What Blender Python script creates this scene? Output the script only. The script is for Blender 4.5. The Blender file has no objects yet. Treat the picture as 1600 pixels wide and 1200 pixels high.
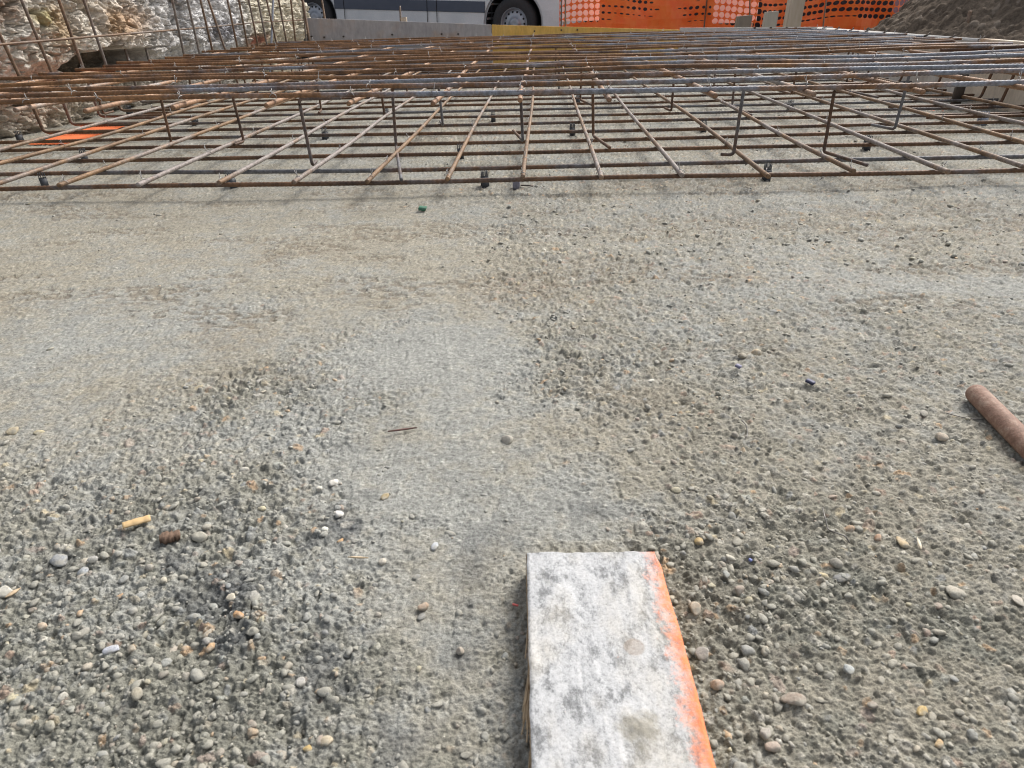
import bpy, bmesh, math, random
import numpy as np
from mathutils import Vector, Matrix

# ------------------------------------------------------------------ camera
TH, RO = math.radians(29.5), math.radians(1.6)
CAMZ, FPX = 0.435, 1038.0
fwd = Vector((0, math.cos(TH), -math.sin(TH)))
r0 = Vector((1, 0, 0)); u0 = Vector((0, math.sin(TH), math.cos(TH)))
rt = r0 * math.cos(RO) - u0 * math.sin(RO)
up = u0 * math.cos(RO) + r0 * math.sin(RO)
scn = bpy.context.scene
C = scn.collection
cd = bpy.data.cameras.new('camera'); cam = bpy.data.objects.new('camera', cd); C.objects.link(cam)
m3 = Matrix((rt, up, -fwd)).transposed()
cam.matrix_world = Matrix.Translation((0, 0, CAMZ)) @ m3.to_4x4()
cd.sensor_width = 36; cd.lens = 36 * FPX / 1600; cd.clip_start = 0.01; cd.clip_end = 500
cd.dof.use_dof = True; cd.dof.focus_distance = 1.25; cd.dof.aperture_fstop = 16
scn.camera = cam

# ------------------------------------------------------------------ light
SUN_EL, SUN_AZ = math.radians(44), math.radians(42)     # azimuth clockwise from +Y
w = bpy.data.worlds.new('World'); scn.world = w; w.use_nodes = True
nt = w.node_tree; nt.nodes.clear()
sky = nt.nodes.new('ShaderNodeTexSky'); sky.sky_type = 'NISHITA'; sky.sun_disc = False
sky.sun_elevation = SUN_EL; sky.sun_rotation = SUN_AZ; sky.dust_density = 4; sky.air_density = 1.0
hs = nt.nodes.new('ShaderNodeHueSaturation'); hs.inputs['Saturation'].default_value = 0.32
bg = nt.nodes.new('ShaderNodeBackground'); bg.inputs[1].default_value = 0.14
ow = nt.nodes.new('ShaderNodeOutputWorld')
nt.links.new(sky.outputs[0], hs.inputs['Color']); nt.links.new(hs.outputs[0], bg.inputs[0]); nt.links.new(bg.outputs[0], ow.inputs[0])
sl = bpy.data.lights.new('sun', 'SUN'); sl.energy = 2.5; sl.angle = math.radians(26); sl.color = (1, .955, .885)
so = bpy.data.objects.new('sun', sl); C.objects.link(so)
sd = Vector((math.sin(SUN_AZ) * math.cos(SUN_EL), math.cos(SUN_AZ) * math.cos(SUN_EL), math.sin(SUN_EL)))
so.rotation_euler = sd.to_track_quat('Z', 'Y').to_euler()
scn.view_settings.view_transform = 'Standard'; scn.view_settings.look = 'None'
scn.cycles.filter_width = 1.0
scn.view_settings.exposure = 0.45; scn.view_settings.gamma = 1

rnd = random.Random(7)
rng = np.random.default_rng(5)

# ------------------------------------------------------------------ projection helpers (photo pixels -> places)
def ray(px, py):
    return (fwd * FPX + rt * (px - 800) - up * (py - 600)).normalized()
def P(px, py, z=0.0):
    d = ray(px, py); t = (z - CAMZ) / d.z
    return Vector((0, 0, CAMZ)) + d * t
def Pd(px, py, depth):
    d = ray(px, py); return Vector((0, 0, CAMZ)) + d * (depth / d.dot(fwd))
Ldir = ray(843, 12.2); Ldir.z = 0; Ldir.normalize()
Udir = Vector((Ldir.y, -Ldir.x, 0))
LA = math.atan2(-Ldir.x, Ldir.y)                         # rotation of the slab about z
O = Ldir * P(818, 283, .037).dot(Ldir)                   # origin: middle of the front bar
def W(u, wv, z=0.0):
    p = O + Udir * u + Ldir * wv; return Vector((p.x, p.y, z))
def uw(p):
    q = Vector((p.x, p.y, 0)) - O; return q.dot(Udir), q.dot(Ldir)
def Pw(px, py, wv):
    d = ray(px, py); o = Vector((0, 0, CAMZ)); t = (wv - (o - O).dot(Ldir)) / d.dot(Ldir)
    return o + d * t
def Pu(px, py, uv):
    d = ray(px, py); o = Vector((0, 0, CAMZ)); t = (uv - (o - O).dot(Udir)) / d.dot(Udir)
    return o + d * t

# ------------------------------------------------------------------ numpy noise
def h2(ix, iy, s):
    a = (ix.astype(np.int64) * 374761393 + iy.astype(np.int64) * 668265263 + s * 1442695041) & 0xffffffff
    a = ((a ^ (a >> 13)) * 1274126177) & 0xffffffff
    a = ((a ^ (a >> 16)) * 2246822519) & 0xffffffff
    a = a ^ (a >> 15)
    return (a & 0xffffff) / float(0xffffff)
def vn(x, y, s=0):
    ix = np.floor(x); iy = np.floor(y); fx = x - ix; fy = y - iy
    fx = fx * fx * (3 - 2 * fx); fy = fy * fy * (3 - 2 * fy)
    a = h2(ix, iy, s); b = h2(ix + 1, iy, s); c = h2(ix, iy + 1, s); d = h2(ix + 1, iy + 1, s)
    return (a + (b - a) * fx) * (1 - fy) + (c + (d - c) * fx) * fy
def fbm(x, y, s=0, o=4, g=.5):
    v = 0; a = 1; t = 0
    for i in range(o):
        v = v + a * vn(x * 2 ** i + 13.7 * i, y * 2 ** i + 7.1 * i, s + i); t += a; a *= g
    return v / t
def domes(x, y, cell, s, rmin, rmax, asp=1.6):
    """rounded stones bedded in a surface: height of the winning stone, its id value"""
    X = x / cell; Y = y / cell; ix = np.floor(X); iy = np.floor(Y)
    best = np.zeros_like(x); idv = np.zeros_like(x)
    for dx in (-1, 0, 1):
        for dy in (-1, 0, 1):
            cx = ix + dx; cy = iy + dy
            px = cx + h2(cx, cy, s); py = cy + h2(cx, cy, s + 1)
            r = rmin + (rmax - rmin) * h2(cx, cy, s + 2) ** 1.6
            an = h2(cx, cy, s + 3) * math.pi; ar = 1 + (asp - 1) * h2(cx, cy, s + 4)
            ex = X - px; ey = Y - py; ca = np.cos(an); sa = np.sin(an)
            q = ((ex * ca + ey * sa) / (r * ar)) ** 2 + ((-ex * sa + ey * ca) / r) ** 2
            hh = np.sqrt(np.clip(1 - q, 0, 1)) * r * (.45 + .55 * h2(cx, cy, s + 5))
            k = hh > best
            best = np.where(k, hh, best); idv = np.where(k, h2(cx, cy, s + 6), idv)
    return best * cell, idv
def sstep(a, b, x):
    t = np.clip((x - a) / (b - a), 0, 1); return t * t * (3 - 2 * t)
def blob(x, y, px, py, rx, ry, rot=0.0):
    """soft patch on the floor about the place seen at (px,py); rx, ry in metres"""
    c = P(px, py); dx = x - c.x; dy = y - c.y; ca, sa = math.cos(rot), math.sin(rot)
    return np.exp(-(((dx * ca + dy * sa) / rx) ** 2 + ((-dx * sa + dy * ca) / ry) ** 2))

# ------------------------------------------------------------------ mesh helpers
def mesh_np(name, v, quads=None, tris=None, mat=None, smooth=True):
    me = bpy.data.meshes.new(name)
    v = np.asarray(v, dtype=np.float32).reshape(-1, 3)
    fs = []; ls = []; st = 0; starts = []
    loops = []
    if quads is not None and len(quads):
        q = np.asarray(quads, dtype=np.int32).reshape(-1, 4); loops.append(q.ravel()); starts.append(np.arange(len(q)) * 4); st = len(q) * 4
    if tris is not None and len(tris):
        t = np.asarray(tris, dtype=np.int32).reshape(-1, 3); loops.append(t.ravel()); starts.append(st + np.arange(len(t)) * 3)
    loops = np.concatenate(loops).astype(np.int32); starts = np.concatenate(starts).astype(np.int32)
    me.vertices.add(len(v)); me.vertices.foreach_set('co', v.ravel())
    me.loops.add(len(loops)); me.loops.foreach_set('vertex_index', loops)
    me.polygons.add(len(starts)); me.polygons.foreach_set('loop_start', starts)
    if smooth: me.polygons.foreach_set('use_smooth', np.ones(len(starts), dtype=bool))
    me.update(calc_edges=True)
    if mat: me.materials.append(mat)
    return me
def grid_quads(nr, nc):
    i = np.arange(nr - 1)[:, None] * nc + np.arange(nc - 1)[None, :]
    return np.stack([i, i + 1, i + nc + 1, i + nc], -1).reshape(-1, 4)
def link(name, me, parent=None, loc=None):
    o = bpy.data.objects.new(name, me); C.objects.link(o)
    if parent: o.parent = parent
    if loc is not None: o.location = loc
    return o
def tag(o, label=None, cat=None, group=None, kind=None):
    if label: o['label'] = label
    if cat: o['category'] = cat
    if group: o['group'] = group
    if kind: o['kind'] = kind
    return o
def empty(name, loc=(0, 0, 0), rz=0.0, **k):
    o = bpy.data.objects.new(name, None); C.objects.link(o); o.location = loc; o.rotation_euler = (0, 0, rz)
    o.empty_display_size = .05
    return tag(o, **k)
def addattr(me, name, col):
    a = me.color_attributes.new(name, 'FLOAT_COLOR', 'POINT')
    c = np.ones((len(me.vertices), 4), dtype=np.float32); c[:, :3] = col
    a.data.foreach_set('color', c.ravel())
def sweep(pts, r, seg=8, rib=0.0, pitch=.009, caps=True, closed=False):
    """tube along a polyline (n,3) ; returns verts, quads, tris"""
    pts = np.asarray(pts, float); n = len(pts)
    tg = np.gradient(pts, axis=0); tg /= np.linalg.norm(tg, axis=1)[:, None] + 1e-12
    refv = np.array([0, 0, 1.0]) if abs(tg[:, 2]).mean() < .8 else np.array([0, 1.0, 0])
    a = np.cross(tg, refv); nn = np.linalg.norm(a, axis=1)[:, None]
    for i in range(n):
        if nn[i] < 1e-3: a[i] = a[i - 1] if i else np.array([1.0, 0, 0])
    a /= np.linalg.norm(a, axis=1)[:, None] + 1e-12
    b = np.cross(a, tg)
    th = np.arange(seg) / seg * 2 * math.pi
    rr = np.full((n, seg), r) if np.isscalar(r) else np.repeat(np.asarray(r)[:, None], seg, 1)
    if rib:
        k = (np.arange(n) % 2)[:, None]; rr = rr * (1 + rib * k * (np.abs(np.sin(th + .4)) ** .6)[None, :])
    v = pts[:, None, :] + rr[..., None] * (np.cos(th)[None, :, None] * a[:, None, :] + np.sin(th)[None, :, None] * b[:, None, :])
    v = v.reshape(-1, 3)
    i = np.arange(n - 1)[:, None] * seg; j = np.arange(seg)[None, :]; j2 = (j + 1) % seg
    q = np.stack([i + j, i + j2, i + seg + j2, i + seg + j], -1).reshape(-1, 4)
    t = []
    if caps:
        v = np.vstack([v, pts[:1], pts[-1:]]); c0 = n * seg
        for k in range(seg):
            t.append((c0, (k + 1) % seg, k)); t.append((c0 + 1, (n - 1) * seg + k, (n - 1) * seg + (k + 1) % seg))
    return v, q, np.array(t, dtype=np.int32).reshape(-1, 3)
class MB:
    def __init__(s): s.v = []; s.q = []; s.t = []; s.n = 0
    def add(s, v, q=None, t=None):
        v = np.asarray(v, float).reshape(-1, 3); s.v.append(v)
        if q is not None and len(q): s.q.append(np.asarray(q) + s.n)
        if t is not None and len(t): s.t.append(np.asarray(t) + s.n)
        s.n += len(v)
    def tube(s, pts, r, seg=8, **k): s.add(*sweep(pts, r, seg, **k))
    def box(s, c, d, rz=0.0):
        c = np.array(c, float); d = np.array(d, float) / 2
        v = np.array([(x, y, z) for x in (-1, 1) for y in (-1, 1) for z in (-1, 1)], float) * d
        ca, sa = math.cos(rz), math.sin(rz)
        v = np.stack([v[:, 0] * ca - v[:, 1] * sa, v[:, 0] * sa + v[:, 1] * ca, v[:, 2]], -1) + c
        s.add(v, [(0, 1, 3, 2), (4, 6, 7, 5), (0, 4, 5, 1), (2, 3, 7, 6), (0, 2, 6, 4), (1, 5, 7, 3)])
    def build(s, name, mat, parent=None, smooth=True, loc=None):
        me = mesh_np(name, np.vstack(s.v), np.vstack(s.q) if s.q else None, np.vstack(s.t) if s.t else None, mat, smooth)
        return link(name, me, parent, loc)
def resample(pts, step):
    pts = np.asarray(pts, float); d = np.r_[0, np.cumsum(np.linalg.norm(np.diff(pts, axis=0), axis=1))]
    n = max(2, int(d[-1] / step)); t = np.linspace(0, d[-1], n)
    return np.stack([np.interp(t, d, pts[:, k]) for k in range(3)], -1)
def bend(pts, rad=.02, n=5):
    pts = [np.array(p, float) for p in pts]; out = [pts[0]]
    for i in range(1, len(pts) - 1):
        a, b, c = pts[i - 1], pts[i], pts[i + 1]
        d1 = (a - b) / np.linalg.norm(a - b); d2 = (c - b) / np.linalg.norm(c - b)
        p, q = b + d1 * rad, b + d2 * rad
        for k in range(n + 1):
            t = k / n; out.append((1 - t) ** 2 * p + 2 * t * (1 - t) * b + t * t * q)
    out.append(pts[-1]); return np.array(out)

# ------------------------------------------------------------------ materials
def newmat(name):
    m = bpy.data.materials.new(name); m.use_nodes = True; n = m.node_tree
    return m, n, n.nodes['Principled BSDF']
def nd(n, t, **k):
    x = n.nodes.new(t)
    for a, b in k.items():
        if a in x.inputs.keys() if hasattr(x.inputs, 'keys') else False: x.inputs[a].default_value = b
        else: setattr(x, a, b)
    return x
def noise(n, scale, detail=4, rough=.6, vec=None, coord='Object', stretch=None):
    tc = n.nodes.new('ShaderNodeTexCoord'); src = tc.outputs[coord]
    if stretch:
        mp = n.nodes.new('ShaderNodeMapping'); mp.inputs['Scale'].default_value = stretch
        n.links.new(src, mp.inputs[0]); src = mp.outputs[0]
    t = n.nodes.new('ShaderNodeTexNoise'); t.inputs['Scale'].default_value = scale
    t.inputs['Detail'].default_value = detail; t.inputs['Roughness'].default_value = rough
    n.links.new(vec if vec else src, t.inputs['Vector']); return t
def ramp(n, src, stops):
    r = n.nodes.new('ShaderNodeValToRGB'); e = r.color_ramp.elements
    while len(e) < len(stops): e.new(.5)
    for k, (p, c) in enumerate(stops):
        e[k].position = p; e[k].color = (*c, 1) if not np.isscalar(c) else (c, c, c, 1)
    n.links.new(src, r.inputs[0]); return r
def mix(n, f, a, b, mode='MIX'):
    x = n.nodes.new('ShaderNodeMix'); x.data_type = 'RGBA'; x.blend_type = mode
    for s, v in ((0, f), (6, a), (7, b)):
        if hasattr(v, 'links'): n.links.new(v, x.inputs[s])
        else: x.inputs[s].default_value = v if s == 0 else ((*v, 1) if len(v) == 3 else v)
    return x.outputs[2]
def bump(n, b, src, dist, st=1.0, prev=None):
    k = n.nodes.new('ShaderNodeBump'); k.inputs['Distance'].default_value = dist; k.inputs['Strength'].default_value = st
    n.links.new(src, k.inputs['Height'])
    if prev: n.links.new(prev, k.inputs['Normal'])
    n.links.new(k.outputs[0], b.inputs['Normal']); return k.outputs[0]
def simple(name, c1, c2=None, scale=20, rough=.8, metal=0, bs=.001, stretch=None, coord='Object', detail=5):
    m, n, b = newmat(name); c2 = c2 or tuple(x * .7 for x in c1)
    t = noise(n, scale, detail, .65, stretch=stretch, coord=coord)
    r = ramp(n, t.outputs[0], [(.32, c1), (.68, c2)])
    n.links.new(r.outputs[0], b.inputs['Base Color']); b.inputs['Roughness'].default_value = rough; b.inputs['Metallic'].default_value = metal
    if bs: bump(n, b, t.outputs[0], bs)
    return m
def rebar_mat(name, lo, hi, steel, amt, seed):
    """rusty bar: brown and orange rust with stretches of blue-grey mill scale"""
    m, n, b = newmat(name)
    oi = n.nodes.new('ShaderNodeObjectInfo'); geo = n.nodes.new('ShaderNodeNewGeometry')
    ad = n.nodes.new('ShaderNodeVectorMath'); ad.operation = 'ADD'
    sc = n.nodes.new('ShaderNodeVectorMath'); sc.operation = 'SCALE'; sc.inputs[0].default_value = (7, 13, 5)
    n.links.new(oi.outputs['Random'], sc.inputs['Scale'])
    n.links.new(geo.outputs['Position'], ad.inputs[0]); n.links.new(sc.outputs[0], ad.inputs[1])
    a = noise(n, 2.2, 9, .72, vec=ad.outputs[0]); c = noise(n, 90, 4, .75, vec=ad.outputs[0]); d = noise(n, 9, 4, .6, vec=ad.outputs[0])
    rust = ramp(n, d.outputs[0], [(.3, lo), (.62, hi)])
    ms = n.nodes.new('ShaderNodeMath'); ms.operation = 'ADD'
    m2 = n.nodes.new('ShaderNodeMath'); m2.operation = 'MULTIPLY_ADD'; m2.inputs[1].default_value = .22; m2.inputs[2].default_value = -.11
    n.links.new(oi.outputs['Random'], m2.inputs[0]); n.links.new(a.outputs[0], ms.inputs[0]); n.links.new(m2.outputs[0], ms.inputs[1])
    sp_ = n.nodes.new('ShaderNodeSeparateXYZ'); n.links.new(geo.outputs['Position'], sp_.inputs[0]); m4 = n.nodes.new('ShaderNodeMath'); m4.operation = 'MULTIPLY_ADD'; m4.inputs[1].default_value = .045 if seed == 1 else 0.0
    n.links.new(sp_.outputs[0], m4.inputs[0]); n.links.new(ms.outputs[0], m4.inputs[2]); ms = m4
    f = ramp(n, ms.outputs[0], [(.5 - amt, 0.0), (.62 - amt, 1.0)])
    col = mix(n, f.outputs[0], rust.outputs[0], steel)
    sp = ramp(n, c.outputs[0], [(.33, .5), (.68, 1.2)])
    col = mix(n, 1.0, col, sp.outputs[0], 'MULTIPLY')
    n.links.new(col, b.inputs['Base Color']); b.inputs['Roughness'].default_value = .62; b.inputs['Metallic'].default_value = .15
    bump(n, b, c.outputs[0], .0006)
    return m
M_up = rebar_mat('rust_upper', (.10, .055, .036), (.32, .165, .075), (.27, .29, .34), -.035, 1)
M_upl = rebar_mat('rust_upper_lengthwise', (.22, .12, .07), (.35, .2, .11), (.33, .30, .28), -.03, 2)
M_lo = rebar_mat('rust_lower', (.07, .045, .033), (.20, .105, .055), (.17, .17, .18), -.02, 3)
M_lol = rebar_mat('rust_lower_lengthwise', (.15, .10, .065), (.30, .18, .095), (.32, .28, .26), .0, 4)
M_wall = rebar_mat('rust_wall', (.11, .07, .045), (.2, .12, .07), (.2, .17, .15), .02, 5)
M_tie = simple('tie_wire_steel', (.35, .33, .32), (.5, .5, .5), 40, .5, .4, 0)
M_blackpl = simple('dark_plastic', (.045, .05, .06), (.07, .075, .085), 60, .55, 0, .0003)
M_greypl = simple('grey_mortar', (.17, .165, .2), (.27, .26, .3), 90, .85, 0, .001)

# ------------------------------------------------------------------ the concrete floor
def rough_mask(x, y):
    n1 = fbm(x * 5, y * 5, 11, 4) - .5; n2 = fbm(x * 16, y * 16, 17, 3) - .5
    r = .74 + 0 * x
    # left trowelled field
    b = P(740, 300); c = P(300, 560)
    bp = sorted([(P(a, b_).x, P(a, b_).y) for a, b_ in ((-200, 720), (0, 690), (180, 655), (320, 600), (430, 560), (560, 505), (700, 478), (760, 440))]); yb = np.interp(x, [q[0] for q in bp], [q[1] for q in bp])
    far = sstep(-.02, .10, y - yb + .22 * n1 + .15 * n2) * (1 - sstep(-.10, .14, x - (.00 - .20 * (y - 1.0)) + .25 * n1))
    r = r * (1 - .82 * far)
    def s(px, py, rx, ry, amt, rot=0.):
        nonlocal r; k = blob(x + .09 * (n1 + n2), y + .09 * (n2 - n1), px, py, rx, ry, rot) * np.clip(1 + 2.2 * n2, .3, 1.3); r = r + amt * k
    s(640, 540, .12, .15, -.55); s(720, 570, .11, .20, -.6); s(640, 700, .07, .07, -.45); s(150, 700, .16, .06, -.25); s(760, 520, .06, .10, -.3)
    s(700, 720, .13, .10, -.62); s(820, 760, .10, .10, -.45); s(900, 850, .06, .10, -.4)
    s(800, 880, .10, .10, -.35); s(700, 900, .07, .10, -.2); s(740, 1050, .05, .12, -.42); s(650, 980, .05, .08, -.2); s(620, 1150, .05, .05, -.2); s(600, 830, .06, .05, -.2)
    s(640, 760, .09, .07, -.3)
    s(400, 610, .10, .06, .5); s(500, 660, .08, .07, .25); s(380, 800, .12, .10, .2)
    s(250, 1000, .2, .14, .45); s(80, 850, .14, .10, .30); s(520, 900, .06, .06, -.15)
    s(160, 620, .2, .1, -.2)
    s(430, 470, .05, .03, .40); s(560, 440, .1, .05, .12)
    s(840, 420, .13, .35, .15); s(900, 560, .12, .10, .25)
    s(1480, 450, .22, .08, -.40); s(1250, 420, .15, .06, -.15)
    s(1130, 850, .09, .08, .30); s(1100, 1000, .06, .1, .25); s(1350, 950, .15, .12, .1); s(1250, 1100, .06, .04, -.25)
    s(1450, 1080, .06, .05, -.25)
    r = r + .34 * n1 + .45 * n2 + .35 * (fbm(x * 45, y * 45, 19, 3) - .5)
    return np.clip(r, .08, 1.0)
def floor_fn(x, y, full=True):
    R = rough_mask(x, y)
    wx = x + .004 * (vn(x * 60, y * 60, 40) - .5) + .0022 * (vn(x * 260, y * 260, 42) - .5); wy = y + .004 * (vn(x * 60, y * 60, 41) - .5) + .0022 * (vn(x * 260, y * 260, 43) - .5)
    big, id1 = domes(wx, wy, .019, 100, .10, .36, 2.0)
    mid, id2 = domes(wx, wy, .0100, 200, .18, .56, 1.8)
    sm, id3 = domes(wx, wy, .0056, 300, .2, .62, 1.5); ti, id4 = domes(x, y, .0030, 400, .25, .6, 1.4)
    gd = np.clip(.8 + .35 * (y - .5), .8, 1.35)
    pit = sstep(.60, .80, fbm(x * 38, y * 38, 60, 3)) * sstep(.35, .9, R)
    h = .007 * (fbm(x * 1.7, y * 1.7, 21, 3) - .5) + .004 * (fbm(x * 9, y * 9, 25, 3) - .5) * (.3 + R)
    h = h + gd * R * (.66 * mid + .95 * sm + .85 * ti) + gd * sstep(.55, 1.0, R) * .42 * big + .32 * ti + .16 * sm
    crumb = fbm(x * 130, y * 130, 35, 4, .62); fl = vn(x * 170, y * 110, 36)
    h = h + (.0016 + .0042 * np.clip(R, 0, 1)) * gd * (crumb - .5) - .0024 * sstep(.80, .93, fl) * (.35 + R) - .0022 * sstep(.62, .78, fbm(x * 60, y * 44, 37, 3)) * (.2 + R)
    h = h - .0035 * pit + (.0010 + .0016 * R) * (fbm(x * 420, y * 420, 33, 2) - .5)
    # a few scratches and ridges dragged through the paste, running away from the camera
    rg = np.abs(vn(x * 42 + y * 6, y * 2.2, 77) - .5)
    h = h + .0010 * (1 - sstep(0, .10, rg)) * (crumb + .2) * blob(x, y, 690, 560, .16, .2)
    rg2 = np.abs(vn(x * 3 - y * 2, y * 24 + x * 5, 78) - .5)
    h = h - .0005 * (1 - sstep(0, .05, rg2)) * sstep(.55, .7, vn(x * 3, y * 3, 79))
    h = h - .0022 * sstep(.50, .66, fbm(x * 4 + 1.5 * (fbm(x * 3.1, y * 3.1, 51, 4)), y * 13, 97, 4)) * sstep(.46, .6, fbm(x * 80, y * 110, 98, 3)) * sstep(.7, 1.0, y)
    if not full: return h
    # floor colour: cement paste, sandy film, exposed stones, and painted shading towards the camera
    n1 = fbm(x * 3.1, y * 3.1, 51, 4); n2 = fbm(x * 14, y * 14, 55, 4); n3 = fbm(x * 300, y * 300, 58, 2); n4 = fbm(x * 2.0, y * 4.5, 66, 4)
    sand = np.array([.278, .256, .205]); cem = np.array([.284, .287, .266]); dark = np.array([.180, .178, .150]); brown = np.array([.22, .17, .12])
    n5 = fbm(x * 70, y * 70, 57, 4, .6); stk = sstep(.50, .66, fbm(x * 4 + 1.5 * n1, y * 13, 97, 4)) * sstep(.44, .60, fbm(x * 80, y * 110, 98, 3)) * sstep(.7, 1.0, y)
    wsand = .60 + 1.2 * (n1 - .5) + 1.2 * (n2 - .5) + 1.6 * (n5 - .5)
    for px, py, rx, ry, a in ((250, 520, .3, .12, -.3), (700, 560, .15, .16, -.75), (760, 520, .1, .1, -.3), (700, 720, .14, .1, -.5), (450, 620, .15, .08, -.2),
                              (830, 780, .1, .1, -.6), (250, 350, .8, .3, .4), (1300, 1000, .3, .2, .25), (1250, 700, .3, .2, .35), (1480, 450, .35, .1, -.4),
                              (250, 1000, .25, .2, -.25), (950, 820, .08, .06, -.4), (400, 1100, .2, .1, -.1), (1000, 330, .5, .1, -.2)):
        wsand = wsand + a * blob(x, y, px, py, rx, ry)
    wsand = np.clip(.5 + (wsand - .5) * .9, .05, 1)[:, None]
    col = cem * (1 - wsand) + sand * wsand
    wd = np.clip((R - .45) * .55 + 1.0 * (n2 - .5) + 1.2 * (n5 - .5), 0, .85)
    wd = wd * (.35 + 1.1 * (1 - sstep(.34, .62, y)) + .9 * (blob(x, y, 250, 950, .35, .25) + blob(x, y, 480, 640, .2, .12) + .4 * blob(x, y, 1200, 900, .3, .2) + .35 * blob(x, y, 1200, 600, .4, .3)))  # near edge and lower left darkened further: vignette and shading painted into colour
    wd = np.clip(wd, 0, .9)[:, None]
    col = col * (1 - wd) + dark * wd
    wb = (sstep(.60, .80, n4) * .55 * sstep(.6, 1.0, y) + .7 * blob(x, y, 1060, 1080, .02, .1) + .55 * blob(x, y, 1080, 940, .05, .05) + .35 * blob(x, y, 960, 620, .1, .07)
          + .45 * blob(x, y, 800, 450, .1, .08) + .15 * blob(x, y, 240, 400, .35, .08) + .35 * blob(x, y, 850, 300, .09, .1))
    wb = np.clip(wb * np.clip(2.2 * (n5 - .22), 0, 1.6) * np.clip(2 * (n2 - .2), 0, 1.5) * .8, 0, .7)[:, None]
    col = col * (1 - wb) + brown * wb
    sk = (stk * .55)[:, None]; col = col * (1 - sk) + np.array([.17, .135, .095]) * sk
    # damp dark spots
    wet = np.clip(sstep(.64, .78, fbm(x * 22, y * 22, 91, 3)) * blob(x, y, 320, 1000, .3, .2) * .8
                  + .95 * blob(x, y, 545, 825, .014, .014) + .8 * blob(x, y, 340, 905, .02, .012) + .6 * blob(x, y, 920, 800, .02, .014)
                  + .5 * blob(x, y, 500, 1050, .02, .04) + .5 * blob(x, y, 720, 1030, .014, .012), 0, .9)[:, None]
    col = col * (1 - wet) + np.array([.075, .08, .085]) * wet
    # stones washed clean
    def stones(hh, idv, thr, pe, col):
        e = (idv < pe) & (hh > thr); k = np.clip((hh - thr) / (thr * .8), 0, 1) * e * .62 * np.clip(n5 * 2 - .2, 0, 1) * sstep(.3, .7, R)
        t = (idv / pe) % 1.0
        pal = np.array([(.40, .36, .29), (.27, .28, .28), (.46, .30, .17), (.55, .52, .45), (.33, .26, .22), (.36, .37, .34), (.22, .22, .21), (.50, .42, .28), (.42, .40, .36), (.36, .25, .19)])
        pc = pal[(np.clip(t, 0, .999) * len(pal)).astype(int)]
        return col * (1 - k[:, None]) + pc * k[:, None]
    col = stones(big, id1, .0020, .16, col); col = stones(mid, id2, .0014, .20, col); col = stones(sm, id3, .0009, .2, col)
    # sprayed orange marks
    sp = np.zeros_like(x)
    for px, py, rx, ry in ((1428, 168, .02, .012), (1436, 169, .012, .01), (1457, 172, .018, .01), (1475, 173, .012, .01), (1485, 179, .03, .014), (1497, 181, .02, .01), (1492, 176, .012, .01)):
        sp = np.maximum(sp, blob(x, y, px, py, rx, ry))
    sp = (sstep(.35, .6, sp * (.5 + vn(x * 120, y * 120, 95))) * .8)[:, None]
    col = col * (1 - sp) + np.array([.75, .16, .05]) * sp
    n6 = vn(x * 420, y * 420, 59)[:, None]; col = col * (.66 + .68 * n3)[:, None] * (.78 + .44 * n5)[:, None]
    col = col * (1 - .45 * sstep(.82, .95, n6)) + np.array([.42, .40, .35]) * .35 * sstep(.86, .97, vn(x * 300, y * 300, 61))[:, None]
    return h, col

rows = []
for py in np.arange(1420, 96, -1.12):
    p = P(800, py, 0)
    if .03 < p.y < 6.2: rows.append(p.y)
rows = np.array(sorted(set([-.7, -.55, -.4, -.3, -.2, -.14, -.1, -.06, -.03, 0, .03] + [r for r in rows if r > .04] + [6.4])))
NC = 1120
tt = np.linspace(-1, 1, NC)
hw = np.clip(.27 + .80 * rows, .3, 2.9)
gx = tt[None, :] * hw[:, None]; gy = np.repeat(rows[:, None], NC, 1)
fx, fy = gx.ravel(), gy.ravel()
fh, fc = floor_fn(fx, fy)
m, n, b = newmat('rough_concrete')
at = n.nodes.new('ShaderNodeVertexColor'); at.layer_name = 'floor_colour'
g1 = noise(n, 900, 3, .7); g2 = noise(n, 240, 4, .7)
sp1 = ramp(n, g1.outputs[0], [(.28, .55), (.5, 1.0), (.72, 1.35)])
sp2 = ramp(n, g2.outputs[0], [(.3, .82), (.7, 1.15)])
cc = mix(n, 1.0, at.outputs[0], sp1.outputs[0], 'MULTIPLY'); cc = mix(n, 1.0, cc, sp2.outputs[0], 'MULTIPLY')
n.links.new(cc, b.inputs['Base Color']); b.inputs['Roughness'].default_value = .86
b.inputs['Specular IOR Level'].default_value = .35
k = bump(n, b, g2.outputs[0], .0016); bump(n, b, g1.outputs[0], .0006, 1, k)
M_floor = m
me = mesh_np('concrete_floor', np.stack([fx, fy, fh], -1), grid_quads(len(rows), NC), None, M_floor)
addattr(me, 'floor_colour', fc)
tag(link('concrete_floor', me), kind='structure')
def FH(x, y): return float(floor_fn(np.array([float(x)]), np.array([float(y)]), False)[0])
# surrounding ground and the sloping road behind
mb = MB(); mb.add([(-60, -20, -.16), (60, -20, -.16), (60, 120, -.16), (-60, 120, -.16)], [(0, 1, 2, 3)])
M_earth = simple('earth', (.16, .135, .11), (.25, .215, .17), 6, .95, 0, .02)
tag(mb.build('ground', M_earth), kind='structure')

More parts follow.
